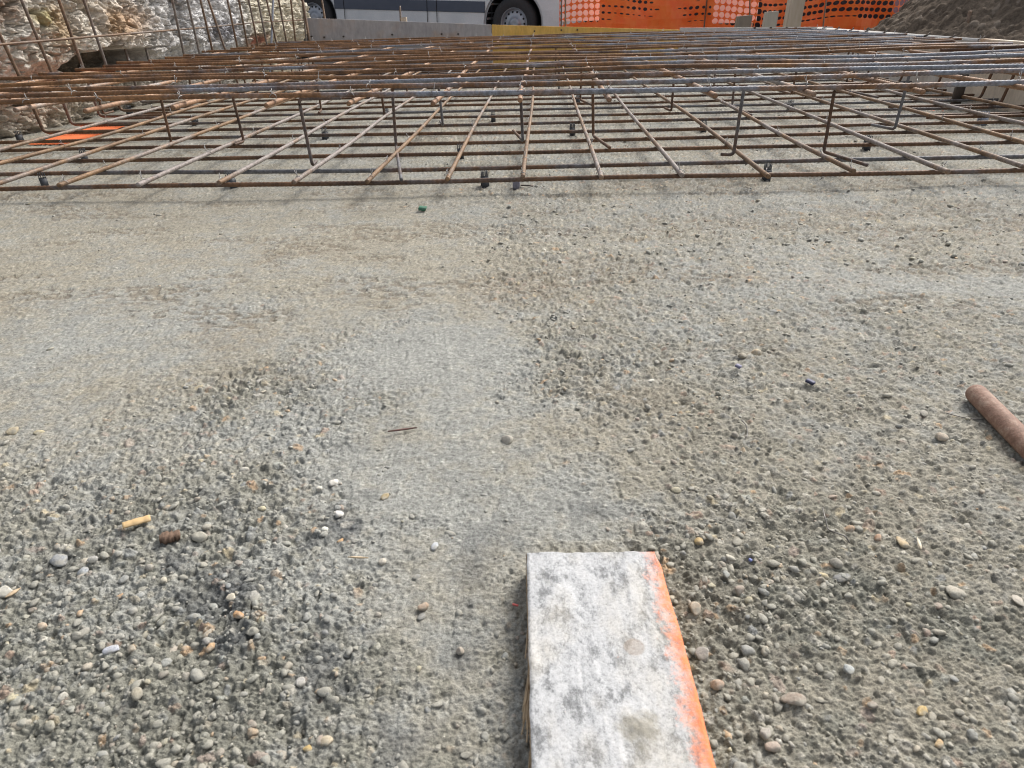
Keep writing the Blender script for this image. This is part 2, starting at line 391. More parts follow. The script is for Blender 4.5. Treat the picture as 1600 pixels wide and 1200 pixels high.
# ------------------------------------------------------------------ loose stones
def ico(sub):
    bm = bmesh.new(); bmesh.ops.create_icosphere(bm, subdivisions=sub, radius=1)
    v = np.array([x.co[:] for x in bm.verts]); f = np.array([[q.index for q in p.verts] for p in bm.faces]); bm.free(); return v, f
IC1, IC2, IC3 = ico(1), ico(2), ico(3)
def pebble(r, seed, sub=IC2, flat=.62, asp=1.4):
    g = np.random.default_rng(seed); v = sub[0].copy()
    for _ in range(4):
        d = g.normal(size=3); d /= np.linalg.norm(d); v = v + (.20 * g.normal()) * d[None, :] * (v @ d)[:, None] ** 2
    for _ in range(3):
        d = g.normal(size=3); d /= np.linalg.norm(d); s = v @ d; c = .55 + .3 * g.random()
        v = v - np.clip(s - c, 0, 1)[:, None] * d * .9
    v = v + .16 * (fbm(v[:, 0] * 2.3 + seed, v[:, 1] * 2.3 + v[:, 2] * 1.9, 3, 2)[:, None] - .5) * v * 2
    v = v * np.array([asp * r, r, flat * r]); a = g.random() * 6.28; ti = g.normal() * .25
    R1 = np.array([[1, 0, 0], [0, math.cos(ti), -math.sin(ti)], [0, math.sin(ti), math.cos(ti)]])
    R2 = np.array([[math.cos(a), -math.sin(a), 0], [math.sin(a), math.cos(a), 0], [0, 0, 1]])
    return v @ R1.T @ R2.T
m, n, b = newmat('loose_stone')
at = n.nodes.new('ShaderNodeVertexColor'); at.layer_name = 'stone_colour'
g1 = noise(n, 500, 4, .7); g2 = noise(n, 120, 3, .6)
s1 = ramp(n, g1.outputs[0], [(.3, .6), (.7, 1.25)])
cc = mix(n, 1.0, at.outputs[0], s1.outputs[0], 'MULTIPLY')
dst = ramp(n, g2.outputs[0], [(.42, 0.0), (.62, .75)])
cc = mix(n, dst.outputs[0], cc, (.31, .295, .25))
n.links.new(cc, b.inputs['Base Color']); b.inputs['Roughness'].default_value = .75; bump(n, b, g1.outputs[0], .0006)
M_stone = m
PAL = [(.30, .29, .25)] * 5 + [(.24, .245, .24)] * 4 + [(.42, .37, .29), (.48, .33, .20), (.55, .52, .46), (.34, .26, .21), (.20, .20, .195), (.45, .40, .27), (.30, .31, .30), (.27, .24, .2)]
clus = [(1130, 850, .07, .06, 230), (1200, 900, .05, .04, 80), (1100, 1000, .03, .07, 110), (1090, 1120, .03, .04, 60), (1180, 1160, .06, .03, 60),
        (1300, 880, .05, .04, 50), (300, 900, .16, .10, 330), (120, 880, .10, .08, 160), (380, 1030, .12, .06, 170), (150, 1050, .12, .07, 130),
        (950, 610, .12, .08, 140), (1180, 580, .15, .08, 120), (840, 400, .12, .3, 260), (1450, 700, .12, .08, 80), (450, 620, .12, .07, 120), (1050, 760, .08, .06, 90),
        (1500, 950, .1, .08, 80), (450, 480, .08, .05, 50), (1300, 1050, .12, .06, 80)]
pts = []
for px, py, rx, ry, cnt in clus:
    c = P(px, py)
    for _ in range(cnt): pts.append((c.x + rng.normal() * rx * .8, c.y + rng.normal() * ry * .8))
NCL = len(pts)
for _ in range(26000):
    py = 140 + 1100 * rng.random() ** 1.05; px = -100 + 1800 * rng.random(); p = P(px, py); pts.append((p.x, p.y))
pts = np.array(pts); Rm = rough_mask(pts[:, 0], pts[:, 1]); keep = rng.random(len(pts)) < np.clip(Rm - .3, .05, 1) * .5 * np.where(np.arange(len(pts)) < NCL, .75, 1.0)
keep &= (np.abs(pts[:, 0]) < 2.2) & (pts[:, 1] < 5.5)
pts = pts[keep]; hh, pcol = floor_fn(pts[:, 0], pts[:, 1])
mb = MB(); cols = []
for i, (x, y) in enumerate(pts):
    d = math.hypot(x, y); r = .0011 + (.0034 if i < 900 else .0026) * rng.random() ** 2.6
    r *= min(1.7, max(1, d / .9))
    px_r = r * 664 / max(d, .45)
    if px_r < .8: continue
    sub = IC2 if px_r > 3.2 else IC1
    v = pebble(r, i, sub, .45 + .35 * rng.random(), 1.05 + .8 * rng.random() ** 2)
    if rng.random() < .6: v = v * (1 + .42 * (rng.random((len(v), 1)) - .5)) if sub is IC1 else v + .55 * r * (np.round(v / r * 1.6) / 1.6 - v / r) * (.5 + .5 * rng.random())
    mb.add(v + np.array([x, y, hh[i] + r * (-.15 + .4 * rng.random())]), None, sub[1])
    kk = rng.random() * .3 if rng.random() < .66 else .4 + .55 * rng.random(); c = pcol[i] / max(pcol[i].mean(), .1) * .30 * (1 - kk) + kk * np.array(PAL[rng.integers(len(PAL))]) * (.85 + .4 * rng.random()); cols.append(np.repeat(c[None, :], len(v), 0))
o = mb.build('gravel', M_stone); addattr(o.data, 'stone_colour', np.vstack(cols))
tag(o, 'loose gravel scattered over the rough grey concrete', 'gravel', kind='stuff')

def stone_thing(px, py, wpx, col, label, flat=.62, asp=1.4, seed=0, name='pebble', sub=IC3, lift=.35):
    p = P(px, py); dep = (p - Vector((0, 0, CAMZ))).dot(fwd); r = wpx * dep / FPX / 2 / asp * 1.05
    v = pebble(r, 900 + seed, sub, flat, asp); me = mesh_np(name, v, None, sub[1], M_stone)
    addattr(me, 'stone_colour', np.array(col)[None, :].repeat(len(v), 0))
    o = link(name, me, None, (p.x, p.y, FH(p.x, p.y) + r * flat * lift + .0006)); return tag(o, label, 'pebble')
STN = [
    (522, 758, 17, (.72, .69, .63), 'white angular pebble above the damp black spot', .7, 1.4),
    (500, 770, 10, (.60, .57, .5), 'small off white pebble just left of a bigger white one', .7, 1.1),
    (531, 808, 14, (.66, .64, .62), 'pale round pebble on the upper edge of the damp black spot', .8, 1.2),
    (508, 831, 12, (.7, .69, .62), 'white pebble at the lower left of the damp black spot', .8, 1.1),
    (532, 847, 10, (.6, .38, .2), 'tiny orange pebble just below the damp black spot', .8, 1.2),
    (680, 857, 17, (.55, .57, .6), 'pale blue grey oval pebble on smooth cement left of the plank', .6, 1.5),
    (598, 882, 13, (.58, .53, .45), 'cream pebble below the two streaks of smooth cement', .8, 1.0),
    (600, 779, 19, (.36, .28, .15), 'flat brownish green pebble lying on smooth cement', .5, 1.8),
    (660, 953, 16, (.45, .33, .24), 'light brown angular pebble standing alone left of the plank', .9, 1.1),
    (719, 1021, 13, (.42, .36, .3), 'greyish beige pebble in a small dark hollow beside the plank', .9, 1.1),
    (794, 691, 18, (.45, .41, .35), 'grey beige pebble in the middle of the smooth paste', .8, 1.1),
    (1181, 553, 15, (.50, .40, .28), 'tan round pebble beside a darker one on the right', .9, 1.05),
    (1159, 560, 13, (.33, .29, .22), 'darker olive pebble left of the tan round one', .7, 1.1),
    (1472, 689, 18, (.55, .46, .36), 'cream pebble below the rusty rod', .85, 1.15),
    (1085, 957, 22, (.45, .36, .27), 'tan pebble close to the plank edge, larger than its neighbours', .8, 1.2),
    (1097, 1026, 24, (.47, .43, .4), 'pinkish grey pebble touched by orange paint beside the plank', .9, 1.1),
    (1168, 1020, 22, (.33, .33, .31), 'grey rounded pebble right of the pinkish painted one', .8, 1.1),
    (1120, 1076, 21, (.47, .33, .24), 'reddish tan egg shaped pebble near the plank', .8, 1.3),
    (1091, 850, 15, (.52, .37, .17), 'honey coloured pebble just above the plank corner', .9, 1.1),
    (1138, 877, 17, (.62, .58, .48), 'cream oval pebble among grey ones right of the plank', .7, 1.5),
    (1313, 906, 32, (.20, .20, .195), 'long dark grey pebble, the largest right of the plank', .55, 2.0),
    (1286, 904, 16, (.55, .46, .28), 'yellowish flat pebble against the long dark grey one', .5, 1.5),
    (1305, 886, 20, (.29, .27, .23), 'brown grey pebble above the long dark one', .75, 1.2),
    (1325, 831, 17, (.48, .32, .2), 'orange brown pebble at the end of the thin wire', .8, 1.1),
    (1371, 843, 15, (.45, .28, .18), 'rusty orange pebble right of the thin wire', .8, 1.2),
    (1410, 856, 22, (.52, .40, .24), 'yellow brown flat pebble in the right middle', .5, 1.6),
    (1493, 930, 30, (.42, .38, .31), 'broad beige stone half sunk near the right edge', .4, 1.3),
    (1588, 944, 22, (.5, .45, .38), 'flat pale stone with orange rim at the right edge', .4, 1.4),
    (1438, 1113, 21, (.55, .4, .18), 'golden oval pebble at the lower right', .7, 1.5),
    (1466, 1165, 18, (.5, .36, .2), 'amber pebble at the lower right edge of the picture', .6, 1.5),
    (1323, 1055, 17, (.40, .42, .41), 'pale grey round pebble alone at the lower right', .8, 1.1),
    (1209, 1168, 22, (.5, .40, .33), 'pink beige rounded pebble at the bottom right of the plank', .8, 1.2),
    (1237, 1098, 38, (.30, .24, .19), 'brown wedge shaped stone half buried on the lower right', .45, 1.6),
    (93, 880, 32, (.30, .31, .32), 'large blue grey stone at the left edge', .55, 1.4),
    (131, 898, 19, (.34, .36, .38), 'smooth blue grey pebble below the large grey stone', .65, 1.3),
    (148, 882, 15, (.42, .41, .38), 'light grey pebble right of the large grey stone', .7, 1.2),
    (314, 845, 24, (.38, .36, .3), 'pale olive pebble right of the brown wood chip', .75, 1.3),
    (193, 934, 19, (.52, .34, .2), 'orange tan elongated pebble at the left', .5, 2.0),
    (258, 913, 12, (.6, .55, .44), 'tiny bright cream pebble at the left', .8, 1.1),
    (362, 940, 14, (.6, .54, .43), 'cream pebble in the dark gravelly hollow', .7, 1.2),
    (400, 935, 23, (.34, .33, .3), 'rounded grey pebble right of the dark gravelly hollow', .7, 1.2),
    (376, 970, 17, (.52, .31, .16), 'orange angular pebble left of centre', .7, 1.2),
    (270, 1013, 36, (.42, .37, .31), 'long pinkish splinter of stone at the lower left', .35, 3.0),
    (178, 1024, 26, (.50, .51, .56), 'pale bluish long stone at the lower left', .45, 2.2),
    (331, 1015, 18, (.52, .34, .19), 'orange rounded pebble right of the long pinkish stone', .6, 1.4),
    (470, 1070, 16, (.45, .43, .4), 'pale grey angular pebble left of centre at the bottom', .7, 1.1),
    (480, 1172, 17, (.5, .36, .15), 'yellow brown oval pebble near the bottom edge', .7, 1.5),
    (510, 1163, 24, (.5, .42, .3), 'beige oval pebble next to the yellow brown one at the bottom', .7, 1.6),
    (70, 985, 15, (.5, .4, .3), 'tan pebble far left of the lower half', .8, 1.2),
    (8, 925, 24, (.6, .57, .5), 'pale pebble cut by the left edge', .8, 1.2),
    (23, 674, 17, (.45, .38, .26), 'olive tan pebble on the left edge of the smooth field', .7, 1.2),
    (60, 676, 15, (.5, .43, .28), 'yellowish pebble right of the olive one at the left', .6, 1.3),
    (410, 594, 22, (.42, .40, .36), 'flat pale stone flake at the upper edge of the rough patch', .35, 1.6),
    (1193, 1150, 19, (.4, .36, .32), 'grey brown pebble beside the pink beige one at the bottom', .8, 1.1),
]
for i, (px, py, wp, col, lab, fl, asp) in enumerate(STN): stone_thing(px, py, wp, col, lab, fl, asp, i)

# ------------------------------------------------------------------ foreground plank
zt = .029
a0, a1 = P(823, 862, zt), P(1030, 864, zt); b0, b1 = P(831, 1205, zt), P(1119, 1205, zt)
Wd = (a1 - a0).length; ang = math.atan2((a1 - a0).y, (a1 - a0).x)
dl = ((a0 - b0) + (a1 - b1)).normalized(); ang = math.atan2(-dl.x, dl.y)
Lp = 1.3; nu, nv = 110, 620
us = np.linspace(-Wd / 2, Wd / 2, nu); vs = np.linspace(-Lp, 0, nv)
vs = -Lp * (1 - np.linspace(0, 1, nv)) ** 1.8
U, V = np.meshgrid(us, vs)
edge = .0016 * (fbm(V * 60, V * 0 + 3, 5, 3) - .5); edR = .003 * (fbm(V * 40, V * 0 + 9, 6, 3) - .5)
Ux = U + edge * (U < -Wd / 2 + .004) + edR * (U > Wd / 2 - .006) - sstep(-.012, 0, V) * .0
# chipped corner top right
Ux = Ux - sstep(Wd / 2 - .006, Wd / 2, U) * .004 * sstep(-.022, 0, V)
lump = sstep(.52, .72, fbm(U * 26, V * 13, 70, 4)) * .0007 + .0004 * fbm(U * 160, V * 40, 71, 3)
Z = zt + lump + .0005 * np.sin(U * 900) * 0
rr_ = np.minimum(Wd / 2 - np.abs(U), -V); Z = Z - .0016 * (1 - np.clip(rr_ / .0022, 0, 1)) ** 2
kn = np.exp(-(((U - .018) / .006) ** 2 + ((V + .098) / .007) ** 2)); Z = Z + .0004 * kn
crust = sstep(.50, .60, fbm(U * 34 + 3, V * 15, 72, 4)) * (.4 + fbm(U * 220, V * 160, 73, 3)); Z = Z + .0007 * crust
Z = Z - .0006 * (1 - sstep(0, .035, np.abs(fbm(U * 22, V * 5, 74, 3) - .5))) * sstep(.45, .6, fbm(U * 9, V * 9, 76, 2))
lp = np.exp(-(((U - .012) / .009) ** 2 + ((V + .158) / .012) ** 2)) * (fbm(U * 200, V * 200, 75, 3)); Z = Z + .0045 * lp
mb = MB(); top = np.stack([Ux, V, Z], -1).reshape(-1, 3); mb.add(top, grid_quads(nv, nu))
def skirt(line, zb=.0015, rows_=8, jit=.0008):
    L = len(line); vv = []
    for k in range(rows_):
        t = k / (rows_ - 1); q = line.copy(); q[:, 2] = line[:, 2] * (1 - t) + zb * t
        if 0 < k: q[:, 0] += jit * (rng.random(L) - .5) * 2 * np.sign(q[:, 0].mean()) ; q[:, 1] += 0
        vv.append(q)
    return np.vstack(vv), grid_quads(rows_, L)
T3 = top.reshape(nv, nu, 3)
for ln in (T3[:, 0], T3[:, -1]): v, q = skirt(ln); mb.add(v, q)
v, q = skirt(T3[-1, :], jit=0); mb.add(v, q)
v, q = skirt(T3[0, :], jit=0); mb.add(v, q)
m, n, b = newmat('cement_smeared_wood')
tc = n.nodes.new('ShaderNodeTexCoord'); sx = n.nodes.new('ShaderNodeSeparateXYZ'); n.links.new(tc.outputs['Object'], sx.inputs[0])
g1 = noise(n, 62, 9, .82, stretch=(1.0, .62, 1)); g2 = noise(n, 22, 5, .6, stretch=(1.2, .7, 1)); gg = noise(n, 260, 4, .65, stretch=(1, .035, 1)); g3 = noise(n, 420, 4, .7); g4 = noise(n, 90, 4, .7)
base = ramp(n, g1.outputs[0], [(.38, (.17, .175, .18)), (.45, (.30, .305, .31)), (.495, (.46, .465, .475)), (.64, (.53, .53, .53))])
warm = mix(n, ramp(n, g2.outputs[0], [(.48, 0.0), (.7, .45)]).outputs[0], base.outputs[0], (.60, .55, .46))
col = mix(n, 1.0, warm, ramp(n, g3.outputs[0], [(.28, .62), (.5, 1.0), (.75, 1.12)]).outputs[0], 'MULTIPLY')
col = mix(n, 1.0, col, ramp(n, gg.outputs[0], [(.35, .93), (.5, 1.0), (.65, 1.03)]).outputs[0], 'MULTIPLY')
speck = ramp(n, g3.outputs[0], [(.27, 1.0), (.33, 0.0)])
col = mix(n, speck.outputs[0], col, (.16, .14, .12))
# knot
kx = n.nodes.new('ShaderNodeVectorMath'); kx.operation = 'DISTANCE'; kx.inputs[1].default_value = (.020, -.098, .0295)
n.links.new(tc.outputs['Object'], kx.inputs[0])
kr = ramp(n, kx.outputs['Value'], [(0.0, (.55, .5, .5)), (.0075, (.5, .5, .5)), (.0085, (0.0, 0.0, 0.0))])
kmask = n.nodes.new('ShaderNodeMapRange'); kmask.inputs[1].default_value = .0068; kmask.inputs[2].default_value = .0082; kmask.inputs[3].default_value = .55; kmask.inputs[4].default_value = 0
n.links.new(kx.outputs['Value'], kmask.inputs[0])
n.nodes.remove(kr)
col = mix(n, kmask.outputs[0], col, (.33, .27, .22))
# sprayed orange along the right edge
mr = n.nodes.new('ShaderNodeMapRange'); mr.inputs[1].default_value = Wd / 2 - .023; mr.inputs[2].default_value = Wd / 2 + .004
n.links.new(sx.outputs[0], mr.inputs[0])
s1 = n.nodes.new('ShaderNodeMath'); s1.operation = 'MULTIPLY_ADD'; s1.inputs[1].default_value = 1.1; s1.inputs[2].default_value = -.55
n.links.new(g4.outputs[0], s1.inputs[0])
s2 = n.nodes.new('ShaderNodeMath'); s2.operation = 'ADD'; n.links.new(mr.outputs[0], s2.inputs[0]); n.links.new(s1.outputs[0], s2.inputs[1])
s3 = n.nodes.new('ShaderNodeMath'); s3.operation = 'MULTIPLY_ADD'; s3.inputs[1].default_value = .9; s3.inputs[2].default_value = -.45
n.links.new(g3.outputs[0], s3.inputs[0])
s4 = n.nodes.new('ShaderNodeMath'); s4.operation = 'ADD'; n.links.new(s2.outputs[0], s4.inputs[0]); n.links.new(s3.outputs[0], s4.inputs[1])
of = ramp(n, s4.outputs[0], [(.30, 0.0), (.85, .95)])
col = mix(n, of.outputs[0], col, (.86, .235, .085))
lk = n.nodes.new('ShaderNodeVectorMath'); lk.operation = 'DISTANCE'; lk.inputs[1].default_value = (.013, -.160, .031); n.links.new(tc.outputs['Object'], lk.inputs[0])
lm = n.nodes.new('ShaderNodeMath'); lm.operation = 'MULTIPLY_ADD'; lm.inputs[1].default_value = .03; n.links.new(g4.outputs[0], lm.inputs[0]); n.links.new(lk.outputs['Value'], lm.inputs[2])
col = mix(n, ramp(n, lm.outputs[0], [(.022, .75), (.030, 0.0)]).outputs[0], col, (.26, .24, .19))
# raw wood on the sides
wood = ramp(n, noise(n, 60, 5, .7, stretch=(1, .08, 1)).outputs[0], [(.3, (.30, .20, .12)), (.7, (.50, .38, .25))])
ge = n.nodes.new('ShaderNodeNewGeometry'); sn = n.nodes.new('ShaderNodeSeparateXYZ'); n.links.new(ge.outputs['Normal'], sn.inputs[0])
sf = ramp(n, sn.outputs[2], [(.35, 1.0), (.7, 0.0)])
col = mix(n, sf.outputs[0], col, wood.outputs[0])
n.links.new(col, b.inputs['Base Color']); b.inputs['Roughness'].default_value = .88
k = bump(n, b, g1.outputs[0], .0010); k = bump(n, b, g4.outputs[0], .0008, 1, k); bump(n, b, g3.outputs[0], .0004, 1, k)
M_plank = m
pk = empty('timber_plank', (0, 0, 0), label='pale cement smeared plank with sprayed orange right edge lying in the foreground', cat='plank')
mid = (a0 + a1) / 2; pk.location = (mid.x, mid.y, .001); pk.rotation_euler = (0, 0, ang)
mb.build('board', M_plank, pk)
M_rawwood = simple('splintered_wood', (.55, .43, .29), (.36, .26, .16), 80, .85, 0, .0005, (1, .1, 1))
mb = MB()
for k in range(14):
    y = -.128 - .02 * rnd.random() if k < 8 else -.02 - .3 * rnd.random(); x = -Wd / 2 - .0005
    p0 = np.array([x, y + .02, .012 + .012 * rnd.random()]); p1 = np.array([x - .002 - .004 * rnd.random() * (k < 8), y - .006, .010 + .012 * rnd.random()])
    mb.tube(resample([p0, p1], .004), .0005, 4)
mb.build('splinter', M_rawwood, pk)

# ------------------------------------------------------------------ rusty rod
zr = .014
p0, p1 = P(1521, 609, zr), P(1601, 690, zr); d = (p1 - p0).normalized(); r = .0118
ss = np.concatenate([[0, .0012, .003, .0055, .009], np.linspace(.013, .62, 90)])
rad = r * np.concatenate([[.35, .68, .86, .95, .99], np.full(90, 1.0)]) 
rod_pts = np.array([[s_, 0, 0] for s_ in ss])
rad = rad * (1 + .012 * (fbm(ss * 40, ss * 0, 3, 3) - .5))
m, n, b = newmat('rod_rust')
g1 = noise(n, 70, 6, .75); g2 = noise(n, 600, 3, .7)
c1 = ramp(n, g1.outputs[0], [(.3, (.15, .085, .06)), (.5, (.27, .155, .11)), (.7, (.42, .31, .24))])
cc = mix(n, 1, c1.outputs[0], ramp(n, g2.outputs[0], [(.3, .7), (.7, 1.2)]).outputs[0], 'MULTIPLY')
n.links.new(cc, b.inputs['Base Color']); b.inputs['Roughness'].default_value = .7; k = bump(n, b, g1.outputs[0], .001); bump(n, b, g2.outputs[0], .0005, 1, k)
mb = MB(); mb.tube(rod_pts, rad, 32); o = mb.build('steel_rod', m)
o.location = p0 - Vector((0, 0, .001)); o.rotation_euler = (0, 0, math.atan2(d.y, d.x))
tag(o, 'reddish brown rusty round rod lying at the right edge', 'rod')

# ------------------------------------------------------------------ small litter
def strip(name, px, py, px2, py2, wid, th, mat, label, cat, lift=.004, tri=False):
    p, q = P(px, py), P(px2, py2); c = (p + q) / 2; L = (q - p).length; an = math.atan2((q - p).y, (q - p).x)
    nn = 14; xs = np.linspace(-L / 2, L / 2, nn); v = []
    for i_, x in enumerate(xs):
        e = 1 - .10 * rnd.random() if not tri else max(.15, 1 - abs(i_ / (nn - 1) * 2 - 1) ** 2)
        kj = .3 if 'bark' in name else .07; j1, j2 = kj * wid * rnd.random(), kj * wid * rnd.random(); zz = .12 * th * (rnd.random() - .5)
        for (y_, z_) in ((-wid / 2 * e + j1, 0), (-wid / 2 * e + j1, th), (wid / 2 * e - j2, th), (wid / 2 * e - j2, 0)): v.append((x, y_, z_ + zz))
    q_ = []
    for i_ in range(nn - 1):
        for k_ in range(4): q_.append((i_ * 4 + k_, i_ * 4 + (k_ + 1) % 4, i_ * 4 + 4 + (k_ + 1) % 4, i_ * 4 + 4 + k_))
    q_ += [(0, 3, 2, 1), (nn * 4 - 4, nn * 4 - 3, nn * 4 - 2, nn * 4 - 1)]
    mb = MB(); mb.add(v, q_); o = mb.build(name, mat, smooth=False); o.location = (c.x, c.y, FH(c.x, c.y) + lift); o.rotation_euler = (.12, .05, an)
    return tag(o, label, cat)
M_yw = simple('fresh_wood', (.50, .33, .15), (.58, .42, .23), 120, .8, 0, .0004, (.1, 1, 1))
strip('wood_sliver', 196, 833, 239, 819, .009, .0016, M_yw, 'short yellow sliver of wood lying on gravel at the left', 'wood sliver', lift=.0085)
strip('bark_chip', 253, 852, 284, 844, .012, .006, simple('bark', (.12, .075, .05), (.2, .13, .09), 200, .9, 0, .001), 'dark brown fibrous chip of bark among the stones', 'bark chip')
strip('pale_splinter', 12, 941, 36, 925, .004, .001, M_rawwood, 'pale pointed wood splinter at the left edge', 'splinter', tri=True)
strip('wood_shaving', 1430, 848, 1437, 866, .003, .001, simple('shaving', (.75, .68, .55), (.6, .5, .35), 100, .8, 0, 0), 'curled pale wood shaving right of the thin wire', 'shaving', tri=True)
strip('red_twig', 607, 682, 652, 674, .0022, .0016, simple('twig_bark', (.16, .08, .07), (.10, .06, .05), 100, .8, 0, 0), 'thin dark red twig on the smooth cement', 'twig', tri=True)
strip('tan_stalk', 545, 879, 577, 879, .0016, .0012, M_rawwood, 'thin tan stalk lying below the damp black spot', 'stalk', tri=True)
strip('green_scrap', 655, 330, 666, 330, .02, .006, simple('green_plastic', (.03, .17, .09), (.05, .12, .08), 80, .5, 0, .001), 'small green plastic scrap on the pale concrete before the mat', 'plastic scrap')
strip('blue_scrap', 1259, 600, 1271, 605, .007, .003, simple('blue_plastic', (.05, .055, .12), (.02, .02, .05), 80, .5, 0, .001), 'dark blue plastic scrap left of the rusty rod', 'plastic scrap')
strip('blue_crumb', 1169, 881, 1173, 884, .0025, .002, simple('bright_blue', (.16, .19, .42), (.2, .24, .5), 80, .5, 0, 0), 'tiny bright blue crumb among pebbles right of the plank', 'plastic crumb')
strip('violet_crumb', 1149, 580, 1156, 583, .006, .003, simple('violet', (.19, .18, .26), (.2, .2, .3), 80, .6, 0, 0), 'tiny violet crumb above and left of the dark blue scrap', 'plastic crumb')
strip('red_fibre', 801, 953, 810, 955, .0016, .0012, simple('red_fibre', (.6, .12, .1), (.5, .1, .1), 80, .6, 0, 0), 'tiny red plastic fibre left of the plank', 'fibre')
def wire(pp, r, label, mat, name='wire_offcut'):
    w3 = [P(a, b_) for a, b_ in pp]; o0 = w3[0]
    line = resample(bend([(p.x - o0.x, p.y - o0.y, FH(p.x, p.y) + .003 + .002 * math.sin(i_ * 2)) for i_, p in enumerate(w3)], .002, 3), .002)
    mb = MB(); mb.tube(line, r, 6); o = mb.build(name, mat); o.location = (o0.x, o0.y, 0); return tag(o, label, 'wire')
M_wire = simple('bare_wire', (.13, .12, .11), (.25, .24, .23), 90, .45, .5, 0)
wire([(1284, 798), (1286, 815), (1293, 829), (1305, 842), (1318, 848), (1327, 852)], .0007, 'thin curved wire offcut beside an orange brown pebble', M_wire)
wire([(1158, 665), (1165, 672), (1168, 680), (1165, 685)], .0007, 'short hooked wire offcut on gravel left of the rod', M_wire)
wire([(1477, 650), (1500, 655), (1530, 658), (1560, 657)], .0006, 'fine dark wire lying in the rod shadow', M_wire)
wire([(814, 293), (828, 294), (838, 290), (850, 286)], .0022, 'rusty twisted wire end in front of the lower mat', M_wall)

# ------------------------------------------------------------------ orange spray mark under the mat
cs = [P(x_, y_, 0) for x_, y_ in ((42, 228), (120, 227), (196, 198), (130, 197))]
nn = 60; v = []
for i_ in range(nn):
    for j_ in range(nn):
        s_, t_ = i_ / (nn - 1), j_ / (nn - 1)
        p = (cs[0] * (1 - s_) + cs[1] * s_) * (1 - t_) + (cs[3] * (1 - s_) + cs[2] * s_) * t_
        v.append((p.x + .008 * (rnd.random() - .5) * (s_ in (0, 1)), p.y, 0))
v = np.array(v); v[:, 2] = floor_fn(v[:, 0], v[:, 1], False) + .004
me = mesh_np('paint_mark', v, grid_quads(nn, nn), None, simple('orange_spray', (.85, .19, .05), (.72, .17, .06), 30, .7, 0, .001))
tag(link('paint_mark', me), 'bright orange sprayed rectangle on the concrete under the left of the lower mat', 'paint mark')

# ------------------------------------------------------------------ reinforcement mats
NR = 20; SP = .2; ULo, UHi = -1.97, 1.97
ZLT, ZLL, ZUT = .037, .0505, .253; ZUL = ZUT - .0135
def wavy(L, amp, seed, rib=.2, r=.0062, seg=8, step=.006):
    g = np.random.default_rng(seed); n_ = int(L / step); x = np.linspace(0, L, n_)
    f = [(g.normal() * amp, .6 + 1.6 * g.random(), g.random() * 6.28) for _ in range(3)]
    y = sum(a * np.sin(x * k_ * 2.2 + p_) for a, k_, p_ in f); f = [(g.normal() * amp * .6, .6 + 1.6 * g.random(), g.random() * 6.28) for _ in range(3)]
    z = sum(a * np.sin(x * k_ * 2.2 + p_) for a, k_, p_ in f)
    return np.stack([x, y - y.mean(), z - z.mean()], -1), rib, r, seg
def bar(name, parent, L, loc, rz, amp, seed, mat, r=.0062, rib=.2, seg=8, ry=0.0):
    p, rb, rr, sg = wavy(L, amp, seed, rib, r, seg); v, q, t = sweep(p, rr, sg, rb)
    o = link(name, mesh_np(name, v, q, t, mat), parent, loc); o.rotation_euler = (0, ry, rz); return o
lower = empty('lower_rebar_mat', (O.x, O.y, 0), LA, label='lower rusty steel reinforcement mat lying just above the concrete on small blocks', cat='rebar mat')
upper = empty('upper_rebar_mat', (O.x, O.y, 0), LA, label='upper rusty steel reinforcement mat carried above the lower mat on bent chairs', cat='rebar mat')
for i in range(NR):
    u_a = ULo + rnd.uniform(-.03, .02) - (.25 if i < 5 else 0); UE = UHi + .05 * i / NR; L = UE - ULo + (.25 if i < 5 else 0) + rnd.uniform(-.02, .0)
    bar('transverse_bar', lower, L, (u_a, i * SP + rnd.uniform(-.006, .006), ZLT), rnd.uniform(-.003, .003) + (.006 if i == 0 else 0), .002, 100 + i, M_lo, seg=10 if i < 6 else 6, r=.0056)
    u_a = ULo + rnd.uniform(-.02, .04) - (.12 if i < 2 else 0)
    bar('transverse_bar', upper, UE - u_a + rnd.uniform(-.03, .01), (u_a, i * SP + rnd.uniform(-.012, .012), ZUT), rnd.uniform(-.007, .007), .0035, 200 + i, M_up, seg=10 if i < 8 else 6, r=.0057)
fy_ = lambda x: float(np.interp(x, [0, 818, 1062, 1192, 1320, 1600], [283, 279, 269, 265, 261, 253]))
lowx = [uw(P(x, fy_(x), ZLL))[0] for x in (5, 112, 232, 350, 467, 578, 698, 818, 938, 1062, 1192, 1320, 1455)]
while lowx[0] > ULo + .2: lowx.insert(0, lowx[0] - .19)
while lowx[-1] < UHi - .16: lowx.append(lowx[-1] + .205)
upx = [uw(P(x, y, ZUL))[0] for x, y in ((72, 165), (183, 162), (315, 157), (447, 155), (559, 154), (690, 147), (817, 143), (940, 137), (1077, 130), (1213, 129), (1358, 124), (1504, 122))]
while upx[0] > ULo + .2: upx.insert(0, upx[0] - .2)
while upx[-1] < UHi - .16: upx.append(upx[-1] + .2)
for i, u_ in enumerate(lowx):
    st = -.028 + rnd.uniform(-.012, .012)
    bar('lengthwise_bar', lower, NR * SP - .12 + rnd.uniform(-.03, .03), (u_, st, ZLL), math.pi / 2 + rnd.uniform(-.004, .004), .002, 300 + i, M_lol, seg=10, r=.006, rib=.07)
for i, u_ in enumerate(upx):
    st = -.045 + rnd.uniform(-.02, .015)
    bar('lengthwise_bar', upper, NR * SP - .1 + rnd.uniform(-.03, .03), (u_, st, ZUL), math.pi / 2 + rnd.uniform(-.006, .006), .003, 400 + i, M_upl, seg=10, r=.0057, rib=.14)
